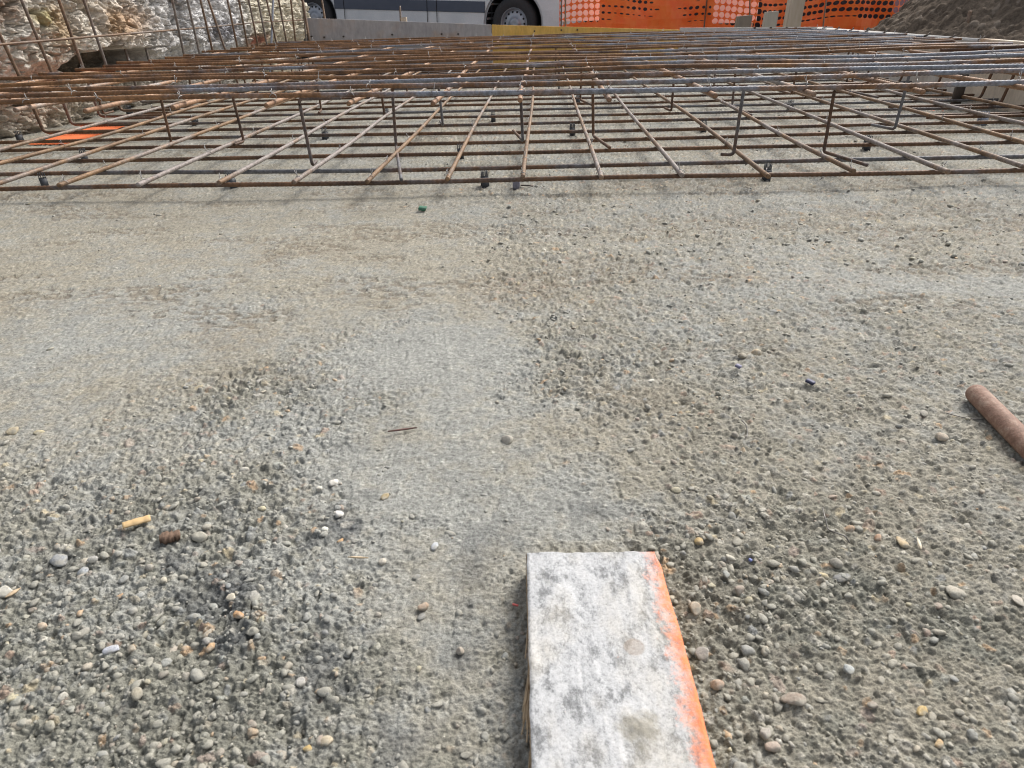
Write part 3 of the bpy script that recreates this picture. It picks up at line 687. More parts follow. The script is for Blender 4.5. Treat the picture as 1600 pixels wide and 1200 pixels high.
# tie wires
def tie_pts(up_=True, seed=0):
    g = random.Random(seed); r = .0085; sgn = 1 if up_ else -1; out = []
    pl = [(r * math.cos(a) * .75 + r * math.cos(a) * .3, r * math.cos(a) * .75, sgn * r * abs(math.sin(a)) * 1.0 - (0 if up_ else 0)) for a in np.linspace(0, math.pi, 9)]
    out.append(pl)
    tl = .010 + .012 * g.random(); a = g.random() * 6.28
    out.append([(.004, 0, .008), (.004 + math.cos(a) * .003, math.sin(a) * .003, .008 + tl)]); a += .9
    out.append([(.004, 0, .008), (.004 + math.cos(a) * .006, math.sin(a) * .006, .006 + tl * .8)])
    return out
def ties(parent, xs, z, up_, name='tie_wire'):
    protos = []
    for s_ in range(6):
        mb = MB()
        for pl in tie_pts(up_, s_): mb.tube(resample(pl, .004), .0009, 4)
        protos.append(mesh_np(name, np.vstack(mb.v), np.vstack(mb.q), np.vstack(mb.t), M_tie))
    cnt = 0; rest = MB()
    for j in range(NR):
        for i, u_ in enumerate(xs):
            if (i + j * 2 + (j // 2)) % 3 == 1 and j > 0: continue
            if (i + j) % 2 and j > 0: continue
            if cnt < 96 and abs(u_) < 1.25 + j * .1:
                o = link(name, protos[rnd.randrange(6)], parent, (u_, j * SP, z)); o.rotation_euler = (rnd.uniform(-.2, .2), rnd.uniform(-.2, .2), rnd.choice((0, 1.57, 3.14)) + .6); cnt += 1
            else:
                for pl in tie_pts(up_, rnd.randrange(99)): rest.tube(np.array(resample(pl, .006)) + np.array([u_, j * SP, z]), .0009, 4)
    o = rest.build(name, M_tie, parent); o['kind'] = 'stuff'
ties(lower, lowx, ZLL + .001, True); ties(upper, upx, ZUT + .001, True)
# upturned bars along the right-hand form, tied to the mats
for i, (wv, du, tp) in enumerate([(.95, 0, .25), (1.0, .035, .27), (1.25, -.01, .25), (1.45, .02, .25), (1.8, .0, .25), (2.2, .01, .25), (2.6, 0, .25), (3.0, .01, .25), (3.4, 0, .25)]):
    mb = MB(); u_ = 1.90 + du + .05 * wv / 4
    mb.tube(resample(bend([(u_ - .45, wv, ZLT), (u_, wv, ZLT), (u_ + .035, wv, tp), (u_ - .3, wv, tp - .004)], .02), .006), .0058, 8, rib=.1); mb.build('edge_bar', M_lo, lower)
for i in range(14):
    wv = .2 * i - .1
# ------------------------------------------------------------------ bent chairs between the mats
def chair(top_px, foot, back, label):
    """upright whose lower end stands at a pixel on the lower mat; foot/back = pixels of the bent foot end"""
    z0 = ZLT + .012; b_ = P(foot[0], foot[1], z0); e = P(back[0], back[1], z0) if back else b_ + Vector((.0, .09, 0))
    l = np.array([[0, 0, 0], [e.x - b_.x, e.y - b_.y, 0]])
    tdir = Vector((top_px, .0, 0))
    ln = bend([(e.x - b_.x, e.y - b_.y, z0), (0, 0, z0), (tdir.x, 0, ZUL - .011), (tdir.x + Udir.x * .12, Udir.y * .12, ZUL - .011)], .012)
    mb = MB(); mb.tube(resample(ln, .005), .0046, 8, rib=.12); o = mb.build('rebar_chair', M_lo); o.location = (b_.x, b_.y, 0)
    tag(o, label, 'rebar chair', 'bent bar chairs between the mats')
ords = ['leftmost', 'second from the left', 'third from the left', 'fourth from the left', 'fifth from the left', 'sixth from the left', 'seventh from the left', 'eighth from the left', 'rightmost']
front = [((268, 224), (255, 230)), ((381, 221), (366, 226)), ((488, 258), (494, 252)), ((619, 230), (627, 281)), ((817, 220), (802, 204)), ((927, 212), (953, 231)), ((1146, 242), (1126, 241)), ((1287, 237), (1355, 258)), ((1398, 202), (1362, 195))]
for i, (f_, b_) in enumerate(front): chair(rnd.uniform(-.012, .008), f_, b_, f'dark bent steel chair holding the mat, {ords[i]} in the near row')
backr = [((162, 178), None), ((502, 172), (498, 176)), ((601, 181), (596, 186)), ((692, 196), (688, 190)), ((907, 156), (925, 164)), ((1049, 173), (1039, 169)), ((1144, 165), (1174, 180)), ((1237, 147), (1212, 140)), ((1320, 141), (1372, 152))]
for i, (f_, b_) in enumerate(backr): chair(rnd.uniform(-.01, .01), f_, b_, f'bent steel chair deeper under upper mat, {ords[i]} of row two')
ords2 = ['far left', 'left of centre', 'central', 'right of centre', 'far right']
for k, u_ in enumerate((-1.5, -.7, .1, .9, 1.6)):
    for wv, nm in ((2.0, 'third'), (2.8, 'fourth')):
        p = W(u_, wv, 0); ln = bend([(-.05, .02, ZLT + .012), (0, 0, ZLT + .012), (0, 0, ZUL - .011), (.12, 0, ZUL - .011)], .012)
        mb = MB(); mb.tube(resample(ln, .01), .0046, 6); o = mb.build('rebar_chair', M_lo); o.location = (p.x, p.y, 0)
        tag(o, f'bent steel chair deep under the upper mat, {ords2[k]} of {nm} row', 'rebar chair', 'bent bar chairs between the mats')

# ------------------------------------------------------------------ spacers under the lower mat
def spacer(px, py, label, mat=None, sc=1.0, rz=0.0, cat='spacer', prongs=True):
    p = P(px, py); mb = MB(); s_ = sc
    # saddle: two splayed legs joined by a bridge that carries the bar
    def slab(x0, x1, y0, y1, z0, z1, lean=0.0):
        v = [(x0, y0 - lean, z0), (x1, y0 - lean, z0), (x1, y1 - lean, z0), (x0, y1 - lean, z0), (x0, y0, z1), (x1, y0, z1), (x1, y1, z1), (x0, y1, z1)]
        mb.add(np.array(v) * s_, [(0, 3, 2, 1), (4, 5, 6, 7), (0, 1, 5, 4), (1, 2, 6, 5), (2, 3, 7, 6), (3, 0, 4, 7)])
    slab(-.010, .010, -.013, -.008, 0, .029, .004); slab(-.010, .010, .008, .013, 0, .029, -.004)
    slab(-.0095, .0095, -.0078, .0078, .018, .024)
    o = empty('bar_spacer', (p.x, p.y, FH(p.x, p.y) - .001), rz, label=label, cat=cat, group='small blocks under the lower mat')
    mb.build('saddle', mat or M_blackpl, o, smooth=False)
    if prongs:
        m2 = MB()
        for x_ in (-.008, -.003, .003, .008):
            m2.tube([(x_ * s_, -.010 * s_, .028 * s_), (x_ * s_, -.012 * s_, .046 * s_)], .0012, 5); m2.tube([(x_ * s_, .010 * s_, .028 * s_), (x_ * s_, .012 * s_, .044 * s_)], .0012, 5)
        m2.build('prong', mat or M_blackpl, o)
spacer(72, 294, 'black plastic spacer under the near bar at the far left', rz=.6)
spacer(363, 293, 'black plastic spacer under the near bar left of centre', rz=.7)
spacer(758, 292, 'black plastic spacer standing left of the grey mortar block', rz=.15)
spacer(1197, 280, 'black plastic spacer under the near bar right of centre', rz=-.25)
spacer(134, 253, 'black plastic spacer under the third bar at the left', rz=.6)
spacer(720, 247, 'black plastic spacer hidden behind a lengthwise bar near the middle', rz=.1)
spacer(1353, 234, 'black plastic spacer under the third bar at the right', rz=-.3)
spacer(509, 218, 'small dark spacer between bars left of the near chairs', sc=.95)
spacer(894, 212, 'dark grey spacer under the mat just right of centre', sc=.95)
spacer(771, 191, 'small dark spacer far under the mat near the middle', sc=.95)
spacer(604, 178, 'small dark spacer beside a chair deep left of centre', sc=.95)
spacer(1098, 206, 'dark spacer beside a lengthwise bar right of centre', sc=.95)
spacer(1234, 172, 'dark spacer deep under the mat at the right', sc=.95)
spacer(903, 163, 'small dark green grey spacer deep behind the middle chair', sc=.95)
spacer(203, 178, 'dark spacer near the rock wall under the mat', sc=1.0)
spacer(306, 196, 'dark spacer between lengthwise bars left of the middle', sc=1.0)
spacer(33, 222, 'dark spacer at the left end beside the orange spray mark', sc=1.0, rz=.4)
spacer(1533, 195, 'pale blue spacer under the mat near the right form', simple('pale_blue_plastic', (.42, .48, .6), (.3, .34, .42), 60, .6, 0, 0), sc=1.1)
# grey mortar block
p = P(808, 295); v = pebble(.013, 4242, IC3, 1.15, 1.0); mb = MB()
v = np.sign(v) * np.minimum(np.abs(v), .0118 + 0 * v); mb.add(v, None, IC3[1]); o = mb.build('mortar_block', M_greypl); o.location = (p.x, p.y, FH(p.x, p.y) + .014)
tag(o, 'crumbly grey mortar block propping the near bar in the middle', 'mortar block')

# ------------------------------------------------------------------ rock wall with its bar mesh (left)
yy = np.concatenate([np.linspace(1.2, 2.3, 90), np.linspace(2.31, 5.2, 760), np.linspace(5.22, 6.9, 120)]); zz = np.r_[np.linspace(-.12, .6, 230), np.linspace(.605, 1.15, 50)]
Y, Zg = np.meshgrid(yy, zz); yf, zf = Y.ravel(), Zg.ravel()
wxy = yf + .05 * (fbm(yf * 6, zf * 6, 500, 3) - .5); wz = zf + .05 * (fbm(yf * 6, zf * 6, 501, 3) - .5)
def vorc(x, y, cell, s):
    X = x / cell; Yv = y / cell; ix = np.floor(X); iy = np.floor(Yv); d1 = np.full_like(x, 9.); d2 = np.full_like(x, 9.); idv = np.zeros_like(x)
    for dx in (-1, 0, 1):
        for dy in (-1, 0, 1):
            cx = ix + dx; cy = iy + dy; q = np.hypot(X - cx - h2(cx, cy, s), Yv - cy - h2(cx, cy, s + 1)); k = q < d1
            d2 = np.where(k, d1, np.minimum(d2, q)); idv = np.where(k, h2(cx, cy, s + 2), idv); d1 = np.where(k, q, d1)
    return d2 - d1, idv
e1, id1 = vorc(wxy, wz * 1.3, .21, 600); e2, id2 = vorc(wxy + .1 * id1, wz, .075, 620)
dsp = .075 * (fbm(yf * 2.6, zf * 2.6, 510, 3) - .5) + .05 * (id1 - .5) - .022 * (1 - sstep(0, .10, e1)) + .024 * (id2 - .5) - .006 * (1 - sstep(0, .12, e2))
dsp += .032 * (fbm(yf * 22, zf * 22, 520, 4) - .5) + .018 * (fbm(yf * 90, zf * 90, 525, 3) - .5)
rdg = 1 - 2 * np.abs(fbm(yf * 9 + zf * 5, zf * 9, 530, 4) - .5); ck = 1 - sstep(0, .035, np.abs(fbm(yf * 7 + 2 * zf, zf * 11, 534, 5, .6) - .5)); ck2 = 1 - sstep(0, .03, np.abs(fbm(yf * 19, zf * 26 + 5 * yf, 536, 4, .6) - .5))
dsp += -.028 * ck - .012 * ck2 + .05 * (rdg - .7) - .03 * sstep(.6, .75, fbm(yf * 30, zf * 30, 532, 3)) + .03 * (np.abs(fbm(yf * 16 - zf * 14, zf * 10 + yf * 4, 533, 3) - .5) * -2 + .3)
base = np.interp(zf, [-.12, .03, .12, .22, .30, .6, 1.15], [-2.34, -2.28, -2.26, -2.2, -2.13, -2.12, -2.18])
# hollow just above mat level
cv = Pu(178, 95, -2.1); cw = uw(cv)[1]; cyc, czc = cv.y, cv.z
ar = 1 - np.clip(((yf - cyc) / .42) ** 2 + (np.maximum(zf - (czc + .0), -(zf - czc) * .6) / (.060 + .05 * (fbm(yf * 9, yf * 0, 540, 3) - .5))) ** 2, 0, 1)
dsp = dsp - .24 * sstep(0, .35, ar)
v = np.stack([base + dsp, yf, zf], -1)
# rotate the wall to follow the slab direction
pl = np.array([[W(0, 0).x, W(0, 0).y]]); ca, sa = math.cos(LA), math.sin(LA)
vx = v[:, 0]; vy = v[:, 1] - O.y
v = np.stack([O.x + vx * ca - vy * sa, O.y + vx * sa + vy * ca, v[:, 2]], -1)
colr = np.array([.76, .71, .63]) + (id1[:, None] - .5) * np.array([.05, .06, .06]) * 1.0
nA = fbm(yf * 3.5, zf * 3.5, 550, 4)[:, None]; nB = fbm(yf * 14, zf * 14, 555, 4)[:, None]
colr = colr * (1 - .3 * sstep(.52, .66, nA)) + np.array([.46, .36, .24]) * .3 * sstep(.52, .66, nA)
gray = sstep(3.4, 4.6, yf)[:, None] * (1 - sstep(5.2, 5.6, yf))[:, None] * .85; colr = colr * (1 - gray) + np.array([.76, .76, .77]) * gray
cream = sstep(5.2, 5.6, yf)[:, None] * .8; colr = colr * (1 - cream) + np.array([.70, .65, .52]) * cream
def wpatch(px, py, ry, rz_, c, amt):
    global colr
    q = Pu(px, py, -2.08); k = np.exp(-(((yf - (uw(q)[1] + O.y)) / ry) ** 2 + ((zf - q.z) / rz_) ** 2)) * np.clip(.4 + 1.5 * nB[:, 0], 0, 1.2)
    k = (np.clip(k * 1.4, 0, 1) * amt)[:, None]; colr = colr * (1 - k) + np.array(c) * k
wpatch(112, 40, .10, .09, (.42, .27, .12), .7); wpatch(197, 35, .15, .06, (.48, .29, .14), .75); wpatch(10, 12, .12, .05, (.26, .16, .10), .7)
wpatch(222, 28, .10, .06, (.6, .45, .33), .7); wpatch(80, 28, .06, .03, (.42, .36, .15), .7)
wpatch(360, 48, .25, .05, (.22, .22, .26), .7); wpatch(418, 62, .2, .03, (.5, .14, .08), .8)
colr = colr * (.75 + .5 * nB); nC = fbm(yf * 60, zf * 60, 560, 3)[:, None]; colr = colr * (.7 + .6 * nC)
cr = (1 - sstep(0, .12, e1))[:, None] * .35; colr = colr * (1 - cr) + np.array([.22, .18, .14]) * cr
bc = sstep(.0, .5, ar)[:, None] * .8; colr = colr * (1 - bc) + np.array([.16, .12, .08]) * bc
lowm = (1 - sstep(.1, .24, zf))[:, None] * .55; colr = colr * (1 - lowm) + np.array([.46, .40, .31]) * lowm
m, n, b = newmat('rubble_stone')
at = n.nodes.new('ShaderNodeVertexColor'); at.layer_name = 'rock_colour'
g1 = noise(n, 55, 6, .75); g2 = noise(n, 12, 5, .6)
cc = mix(n, 1, at.outputs[0], ramp(n, g1.outputs[0], [(.3, .62), (.5, 1.0), (.7, 1.2)]).outputs[0], 'MULTIPLY')
n.links.new(cc, b.inputs['Base Color']); b.inputs['Roughness'].default_value = .95; b.inputs['Specular IOR Level'].default_value = .15; k = bump(n, b, g1.outputs[0], .012); bump(n, b, g2.outputs[0], .01, 1, k)
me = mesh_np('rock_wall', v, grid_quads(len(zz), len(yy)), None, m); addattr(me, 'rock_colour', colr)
rw = link('rock_wall', me); tag(rw, 'rough pale rubble rock face with rust stains at the left of the pit', 'rock wall')
# far end return and top of the wall so it has depth
mbk = MB(); e0 = W(-2.2, 6.9 - O.y, 0)
# rubble at its foot
M_rub = simple('foot_rubble', (.44, .39, .31), (.6, .57, .5), 25, .92, 0, .006)
labs = ['pale angular rubble stone at the wall foot, nearest the left edge of the photo', 'second rubble stone along the wall foot', 'third rubble stone along the wall foot', 'flat slab of rubble leaning by the wall foot', 'rubble stone behind the orange spray mark', 'small rubble stone deeper along the wall foot', 'dark rubble stone deep along the wall foot', 'last rubble stone seen along the wall foot']
for i, (px, py, r_) in enumerate(((12, 196, .05), (38, 188, .06), (70, 182, .055), (95, 172, .07), (132, 168, .05), (150, 160, .06), (176, 156, .045), (225, 142, .05))):
    p = P(px, py, .02); v = pebble(r_, 60 + i, IC3, .7, 1.3); v += (fbm(v[:, 0] * 50 + i, v[:, 1] * 50 + v[:, 2] * 37, 9, 3)[:, None] - .5) * .25 * v
    me = mesh_np('rubble_stone', v, None, IC3[1], M_rub, smooth=False); o = link('rubble_stone', me, None, (p.x - .05, p.y, r_ * .45)); tag(o, labs[i], 'stone')
wm = empty('wall_rebar_mesh', (O.x, O.y, 0), LA, label='upright rusty bar mesh standing before the rock wall', cat='rebar mesh')
vb = [((30, 118), (0, 54)), ((80, 111), (35, 0)), ((129, 104), (91, 0)), ((165, 99), (132, 0)), ((200, 92), (173, 0)), ((231, 88), (208, 0)), ((261, 81), (242, 0)), ((286, 79), (270, 0)), ((310, 76), (293, 0)), ((331, 74), (313, 0)),
      ((352, 72), (325, 0)), ((370, 69), (355, 0)), ((386, 67), (373, 0)), ((402, 65), (388, 0)), ((416, 64), (403, 0)), ((431, 63), (416, 0)), ((447, 62), (435, 0)), ((461, 61), (454, 0)), ((478, 60), (472, 0))]
for i, (bp, tp) in enumerate(vb):
    zb = ZUT; p = P(bp[0], bp[1], zb); u_, w_ = uw(p)
    if i > 6: u_ = -1.98 + .012 * (i - 6); q_ = Pu(bp[0], bp[1], u_); w_ = uw(q_)[1]
    t_ = Pw(tp[0], tp[1], w_); ut = uw(t_)[0]; lean = (ut - u_) / max(t_.z - zb, .05); lean = max(-.25, min(.25, lean))
    tops = u_ + lean * .75; lowu = u_ - lean * .15
    ln = bend([(lowu + .30, w_, ZLT + .006), (lowu, w_, ZLT + .006), (u_, w_, zb), (tops, w_ + rnd.uniform(-.02, .02), zb + .75)], .02)
    if i in (10,): ln[:, 1] += .02 * np.sin(ln[:, 2] * 14)
    mb = MB(); mb.tube(resample(ln, .006), .0062, 8, rib=.1); mb.build('upright_bar', M_wall, wm)
hp = [Pu(0, 69.5, -1.985), Pu(147, 57, -1.985), Pu(220, 51, -1.98), Pu(320, 43, -1.98), Pu(400, 35, -1.96)]
hl = []
for q_ in hp:
    a_, b_ = uw(q_); hl.append((a_, b_, q_.z))
hl = [(hl[0][0], hl[0][1] - 1.2, hl[0][2])] + hl + [(hl[-1][0] + .02, hl[-1][1] + 1.4, hl[-1][2])]
mb = MB(); mb.tube(resample(hl, .006), .0042, 8, rib=.1); mb.build('horizontal_bar', M_wall, wm)
mb = MB(); mb.tube(resample([(a_, b_, c_ + .38) for a_, b_, c_ in hl], .006), .0042, 8, rib=.1); mb.build('horizontal_bar', M_wall, wm)

# ------------------------------------------------------------------ formwork boards
WB = NR * SP - .06                       # distance of the rear form
def board_pts(name, pts, thick, mat, label, axis='L', cat='form board', extra=None):
    """upright board whose face is the polygon pts (world), thickened away from the slab"""
    off = (Ldir if axis == 'L' else Udir) * thick; n_ = len(pts)
    o0 = Vector((pts[0].x, pts[0].y, 0)); bm = bmesh.new()
    f1 = [bm.verts.new(p - o0) for p in pts]; f2 = [bm.verts.new(p - o0 + off) for p in pts]
    bm.faces.new(f1); bm.faces.new(f2[::-1])
    for k_ in range(n_): bm.faces.new((f1[k_], f2[k_], f2[(k_ + 1) % n_], f1[(k_ + 1) % n_]))
    bmesh.ops.recalc_face_normals(bm, faces=bm.faces)
    bmesh.ops.bevel(bm, geom=bm.edges[:], offset=.0025, segments=2, affect='EDGES')
    me = bpy.data.meshes.new(name); bm.to_mesh(me); bm.free(); me.materials.append(mat)
    root = empty(name, o0, label=label, cat=cat); link('panel', me, root); return root
def form_mat(name, c1, c2, stain, amt=.3):
    m, n, b = newmat(name); g1 = noise(n, 7, 5, .65); g2 = noise(n, 40, 5, .7, stretch=(1, 1, .3)); g3 = noise(n, 3, 4, .6)
    c = ramp(n, g1.outputs[0], [(.35, c1), (.65, c2)]); cc = mix(n, ramp(n, g3.outputs[0], [(.52, 0.0), (.68, amt)]).outputs[0], c.outputs[0], stain)
    cc = mix(n, 1, cc, ramp(n, g2.outputs[0], [(.3, .8), (.7, 1.12)]).outputs[0], 'MULTIPLY')
    n.links.new(cc, b.inputs['Base Color']); b.inputs['Roughness'].default_value = .75; bump(n, b, g2.outputs[0], .001); return m
M_fg = form_mat('weathered_form', (.36, .35, .36), (.45, .43, .43), (.45, .27, .13), .6)
M_fy = form_mat('yellow_form', (.70, .42, .09), (.76, .50, .14), (.6, .5, .3), .3)
M_fr = form_mat('grey_form_right', (.62, .58, .53), (.74, .69, .62), (.42, .27, .15), .5)
M_fw = form_mat('raw_form_wood', (.66, .56, .44), (.78, .69, .56), (.4, .2, .08), .6)
M_white = simple('pale_cut_edge', (.62, .6, .57), (.5, .48, .45), 25, .8, 0, .0005)
def rear(px, pt, zb=-.02):
    t_ = Pw(px, pt, WB); return Vector((t_.x, t_.y, zb)), t_
def rearboard(name, x0, y0, x1, y1, mat, label):
    b0_, t0_ = rear(x0, y0); b1_, t1_ = rear(x1, y1); return board_pts(name, [b0_, b1_, t1_, t0_], .027, mat, label)
M_nail = simple('nail_iron', (.05, .045, .04), (.1, .07, .05), 60, .6, .3, 0)
def nails(root, pxs, wv=None, off=.002, r=.006):
    for px, py in pxs:
        q_ = Pw(px, py, WB - .004); mb = MB(); l_ = q_ - root.location
        mb.tube(resample([tuple(l_ + Ldir * .01), tuple(l_ - Ldir * .012), tuple(l_ - Ldir * .014 + Vector((0, 0, .0)))], .004), r, 8); mb.build('nail', M_nail, root)
rb1 = rearboard('form_board', 478, 28, 767.5, 38.6, M_fg, 'long weathered grey form board closing the rear of the pit in front of the van')
nails(rb1, [(427 + 5 * 0 + 60, 57), (507, 58), (537, 57), (613, 54), (690, 53), (716, 53)])
rb2 = rearboard('form_board', 768.5, 38.8, 1062, 46.5, M_fy, 'yellow form board beside the grey one in front of the van wheel')
nails(rb2, [(835, 48.5), (877, 47), (902, 46.5)])
rb3 = rearboard('form_board', 1063, 43.5, 1302, 42, M_white, 'pale form board at the rear under the orange net')
nails(rb3, [(1179, 43.5), (1204, 43.5), (1229, 43.5), (1243, 43.5)], r=.007)
# right-hand forms
def uR(px, py, z): return uw(P(px, py, z))
UR = 1.995
def rightboard(name, w0, w1, z0_, z1_, th, mat, label, u_a=UR, u_b=UR):
    p = [W(u_a, w0, -.02), W(u_b, w1, -.02), W(u_b, w1, z1_), W(u_a, w0, z0_)]
    return board_pts(name, p, th, mat, label, 'U')
z_far = Pw(1302, 42, WB).z
WS = uw(Pu(1509, 130, UR))[1]; print('WS', WS, 'zfar', z_far)
rg1 = rightboard('side_form_board', WS + .003, WB - .003, .247, .240, .027, M_fr, 'grey side form board right of the mats with a pale top edge', UR + .01, UR + .075)
mb = MB()
rg2 = rightboard('side_form_board', .10, WS - .002, .264, .262, .03, M_fw, 'raw light timber form board nearest on the right', UR - .005, UR + .005)
# pale cap strip
cap = MB(); a_, b_ = W(UR + .022, WS + .003, .2495) - rg1.location, W(UR + .087, WB - .003, .2425) - rg1.location
cap.tube([tuple(a_), tuple(b_)], .012, 4); cap.build('top_edge', M_white, rg1)
for k_ in range(9):
    t_ = k_ / 8.6; l_ = a_ * (1 - t_) + b_ * t_; mb = MB(); mb.tube([tuple(l_ + Vector((-.02, 0, .006))), tuple(l_ + Vector((0, 0, .010))), tuple(l_ + Vector((.008, 0, .022)))], .005, 6); mb.build('nail', M_nail, rg1)
# dark strut against the side form
q0 = P(1480, 170, .0); u_, w_ = uw(q0); mb = MB(); p0_ = W(u_ + .03, w_, 0)
mb.box((0, 0, .12), (.035, .022, .25), LA); o = mb.build('wooden_strut', simple('dark_wet_wood', (.07, .06, .05), (.11, .09, .075), 30, .9, 0, .001)); o.location = p0_
tag(o, 'dark upright wooden strut standing inside the right hand form', 'strut')

# ------------------------------------------------------------------ stakes and posts behind the rear form
def post(px0, px1, pyt, pyb, depth, mat, label, name='timber_post', cat='post', lean=0.0, th=.05):
    a_ = Pd(px0, pyb, depth); b_ = Pd(px1, pyb, depth); t_ = Pd(px0, pyt, depth); wd = (b_ - a_).length; c_ = (a_ + b_) / 2
    z0_ = -.16; z1_ = t_.z; bm = bmesh.new(); bmesh.ops.create_cube(bm, size=1)
    for v_ in bm.verts:
        v_.co = Vector((v_.co.x * wd, v_.co.y * th, (v_.co.z + .5) * (z1_ - z0_)))
        v_.co.x += lean * v_.co.z
        if v_.co.z > .01: v_.co.z += v_.co.x * .06
    bmesh.ops.bevel(bm, geom=bm.edges[:], offset=.003, segments=2, affect='EDGES')
    me = bpy.data.meshes.new(name); bm.to_mesh(me); bm.free(); me.materials.append(mat)
    o = link(name, me, None, (c_.x - lean * (c_.z - z0_), c_.y, z0_)); return tag(o, label, cat)
M_pd = simple('dark_timber', (.17, .145, .12), (.24, .2, .165), 20, .9, 0, .001, (1, 1, .15))
M_pl = simple('light_timber', (.40, .33, .25), (.52, .45, .37), 20, .85, 0, .001, (1, 1, .15))
M_pg = simple('grey_timber', (.36, .33, .28), (.44, .4, .34), 20, .85, 0, .001, (1, 1, .15))
post(1148, 1171, 25, 45, 5.35, M_pd, 'short dark timber stub before the orange net', lean=.05)
post(1191, 1211, 18.5, 45, 5.4, M_pg, 'short pale squared stub right of the dark one', lean=.03)
post(1225, 1247, -150, 45, 5.45, M_pl, 'tall light timber post in front of the orange net', lean=.03, th=.09)
def stake(px, py0, px1, py1, depth, r, label, mat=M_wall, toz=None):
    a_ = Pd(px, py0, depth); b_ = Pd(px1, py1, depth); d_ = (a_ - b_); d_ = d_ / d_.z; bot = b_ + d_ * (-.16 - b_.z); topz = a_.z if toz is None else toz; tp_ = b_ + d_ * (topz - b_.z)
    mb = MB(); mb.tube(resample([tuple(Vector((0, 0, 0))), tuple(tp_ - bot)], .01), r, 8, rib=.1); o = mb.build('rebar_stake', mat); o.location = bot; return tag(o, label, 'stake')
stake(625, 10, 626, 34, 5.3, .007, 'short rusty stake rising above the grey form board')
stake(503, 0, 508, 32, 5.3, .008, 'tan rusty stake in front of the rear van wheel', toz=.9)
stake(883.5, 0, 883.5, 42, 5.6, .007, 'thin stake at the left end of the orange net', toz=1.2)
stake(1171.5, 0, 1171.5, 42, 7.0, .007, 'thin stake in front of the right white panel', toz=1.2)
stake(1291, 0, 1286, 42, 5.6, .006, 'thin dark stake right of the tall timber post', toz=1.2)
stake(1516, 18, 1504, 60, 4.4, .011, 'thick rusty bar standing in front of the earth mound', toz=None)
stake(472, -5, 483, 60, 5.05, .010, 'leaning rusty stake at the left end of the grey form board', toz=.8)
stake(427, -5, 424, 66, 4.9, .008, 'blue grey steel bar leaning against the rock face', simple('blue_steel', (.25, .28, .33), (.2, .2, .23), 30, .5, .3, 0), toz=.8)
post(627, 636, 27, 36, 5.32, M_pl, 'tiny light wood offcut fixed behind the grey form board', name='wood_block', cat='wood block')

# ------------------------------------------------------------------ van
hr, hf = Pd(487, 27, 10.75), Pd(800, 37, 9.75)
ax = (hf - hr); WBs = ax.length; tilt = -math.asin(ax.z / WBs); yawv = math.atan2(ax.y, ax.x)
RW = .345
van = empty('parked_van', (hr.x, hr.y, hr.z - RW), label='silver panel van with dark side moulding parked behind the rear form board', cat='van')
van.rotation_euler = Matrix.Rotation(yawv, 3, 'Z').__matmul__(Matrix.Rotation(tilt, 3, 'Y')).to_euler()
def prof_extrude(name, outline, y0, y1, mat, parent, bev=.0, smooth=False):
    bm = bmesh.new(); f1 = [bm.verts.new((x_, y0, z_)) for x_, z_ in outline]; f2 = [bm.verts.new((x_, y1, z_)) for x_, z_ in outline]
    bm.faces.new(f1); bm.faces.new(f2[::-1]); n_ = len(outline)
    for k_ in range(n_): bm.faces.new((f1[k_], f2[k_], f2[(k_ + 1) % n_], f1[(k_ + 1) % n_]))
    bmesh.ops.recalc_face_normals(bm, faces=bm.faces)
    if bev: bmesh.ops.bevel(bm, geom=[e_ for e_ in bm.edges if abs(e_.verts[0].co.y - e_.verts[1].co.y) < 1e-6], offset=bev, segments=3, affect='EDGES')
    bmesh.ops.triangulate(bm, faces=[f for f in bm.faces if len(f.verts) > 4])
    me = bpy.data.meshes.new(name); bm.to_mesh(me); bm.free(); me.materials.append(mat)
    if smooth: 
        for p_ in me.polygons: p_.use_smooth = False
    return link(name, me, parent)
def arch(cx, r_, zb, rev=False, n_=16):
    a0_ = math.asin((zb - RW) / r_) if abs(zb - RW) < r_ else -.4
    an_ = np.linspace(math.pi - a0_, a0_, n_); return [(cx + r_ * math.cos(a), RW + r_ * math.sin(a)) for a in an_]
m, n, b = newmat('silver_paint'); g1 = noise(n, 3, 4, .6); g2 = noise(n, 60, 4, .6)
c = ramp(n, g1.outputs[0], [(.35, (.58, .60, .64)), (.65, (.68, .69, .72))]); cc = mix(n, 1, c.outputs[0], ramp(n, g2.outputs[0], [(.3, .93), (.7, 1.05)]).outputs[0], 'MULTIPLY')
n.links.new(cc, b.inputs['Base Color']); b.inputs['Roughness'].default_value = .38; b.inputs['Metallic'].default_value = .2; b.inputs['Coat Weight'].default_value = .4
M_van = m
M_mould = simple('slate_moulding', (.05, .065, .105), (.065, .08, .12), 6, .35, 0, 0)
M_tyre = simple('tyre_rubber', (.03, .03, .033), (.045, .045, .048), 40, .85, 0, .001)
M_arch = simple('arch_liner', (.008, .009, .012), (.012, .013, .016), 20, .95, 0, 0)
M_rim = simple('steel_rim', (.36, .38, .43), (.26, .28, .32), 12, .4, .5, 0)
M_glass = simple('tinted_glass', (.02, .025, .03), (.03, .035, .04), 4, .08, 0, 0)
f_, w2 = WBs, 0.0
lower_ol = [(-1.0, .30)] + arch(0, .43, .24) + arch(f_, .43, .24) + [(f_ + .78, .24), (f_ + .92, .34), (f_ + .95, .55), (f_ + .90, .80), (f_ + .55, 1.08), (f_ + .30, 1.22), (f_ - .25, 2.05), (f_ - .6, 2.28), (-.95, 2.32), (-1.02, 2.2), (-1.04, .6)]
prof_extrude('body', lower_ol, .0, 1.93, M_van, van, .035)
prof_extrude('side_moulding', [(.44, .475), (f_ - .44, .475), (f_ - .44, .62), (.44, .62)], -.016, -.001, M_mould, van, .004)
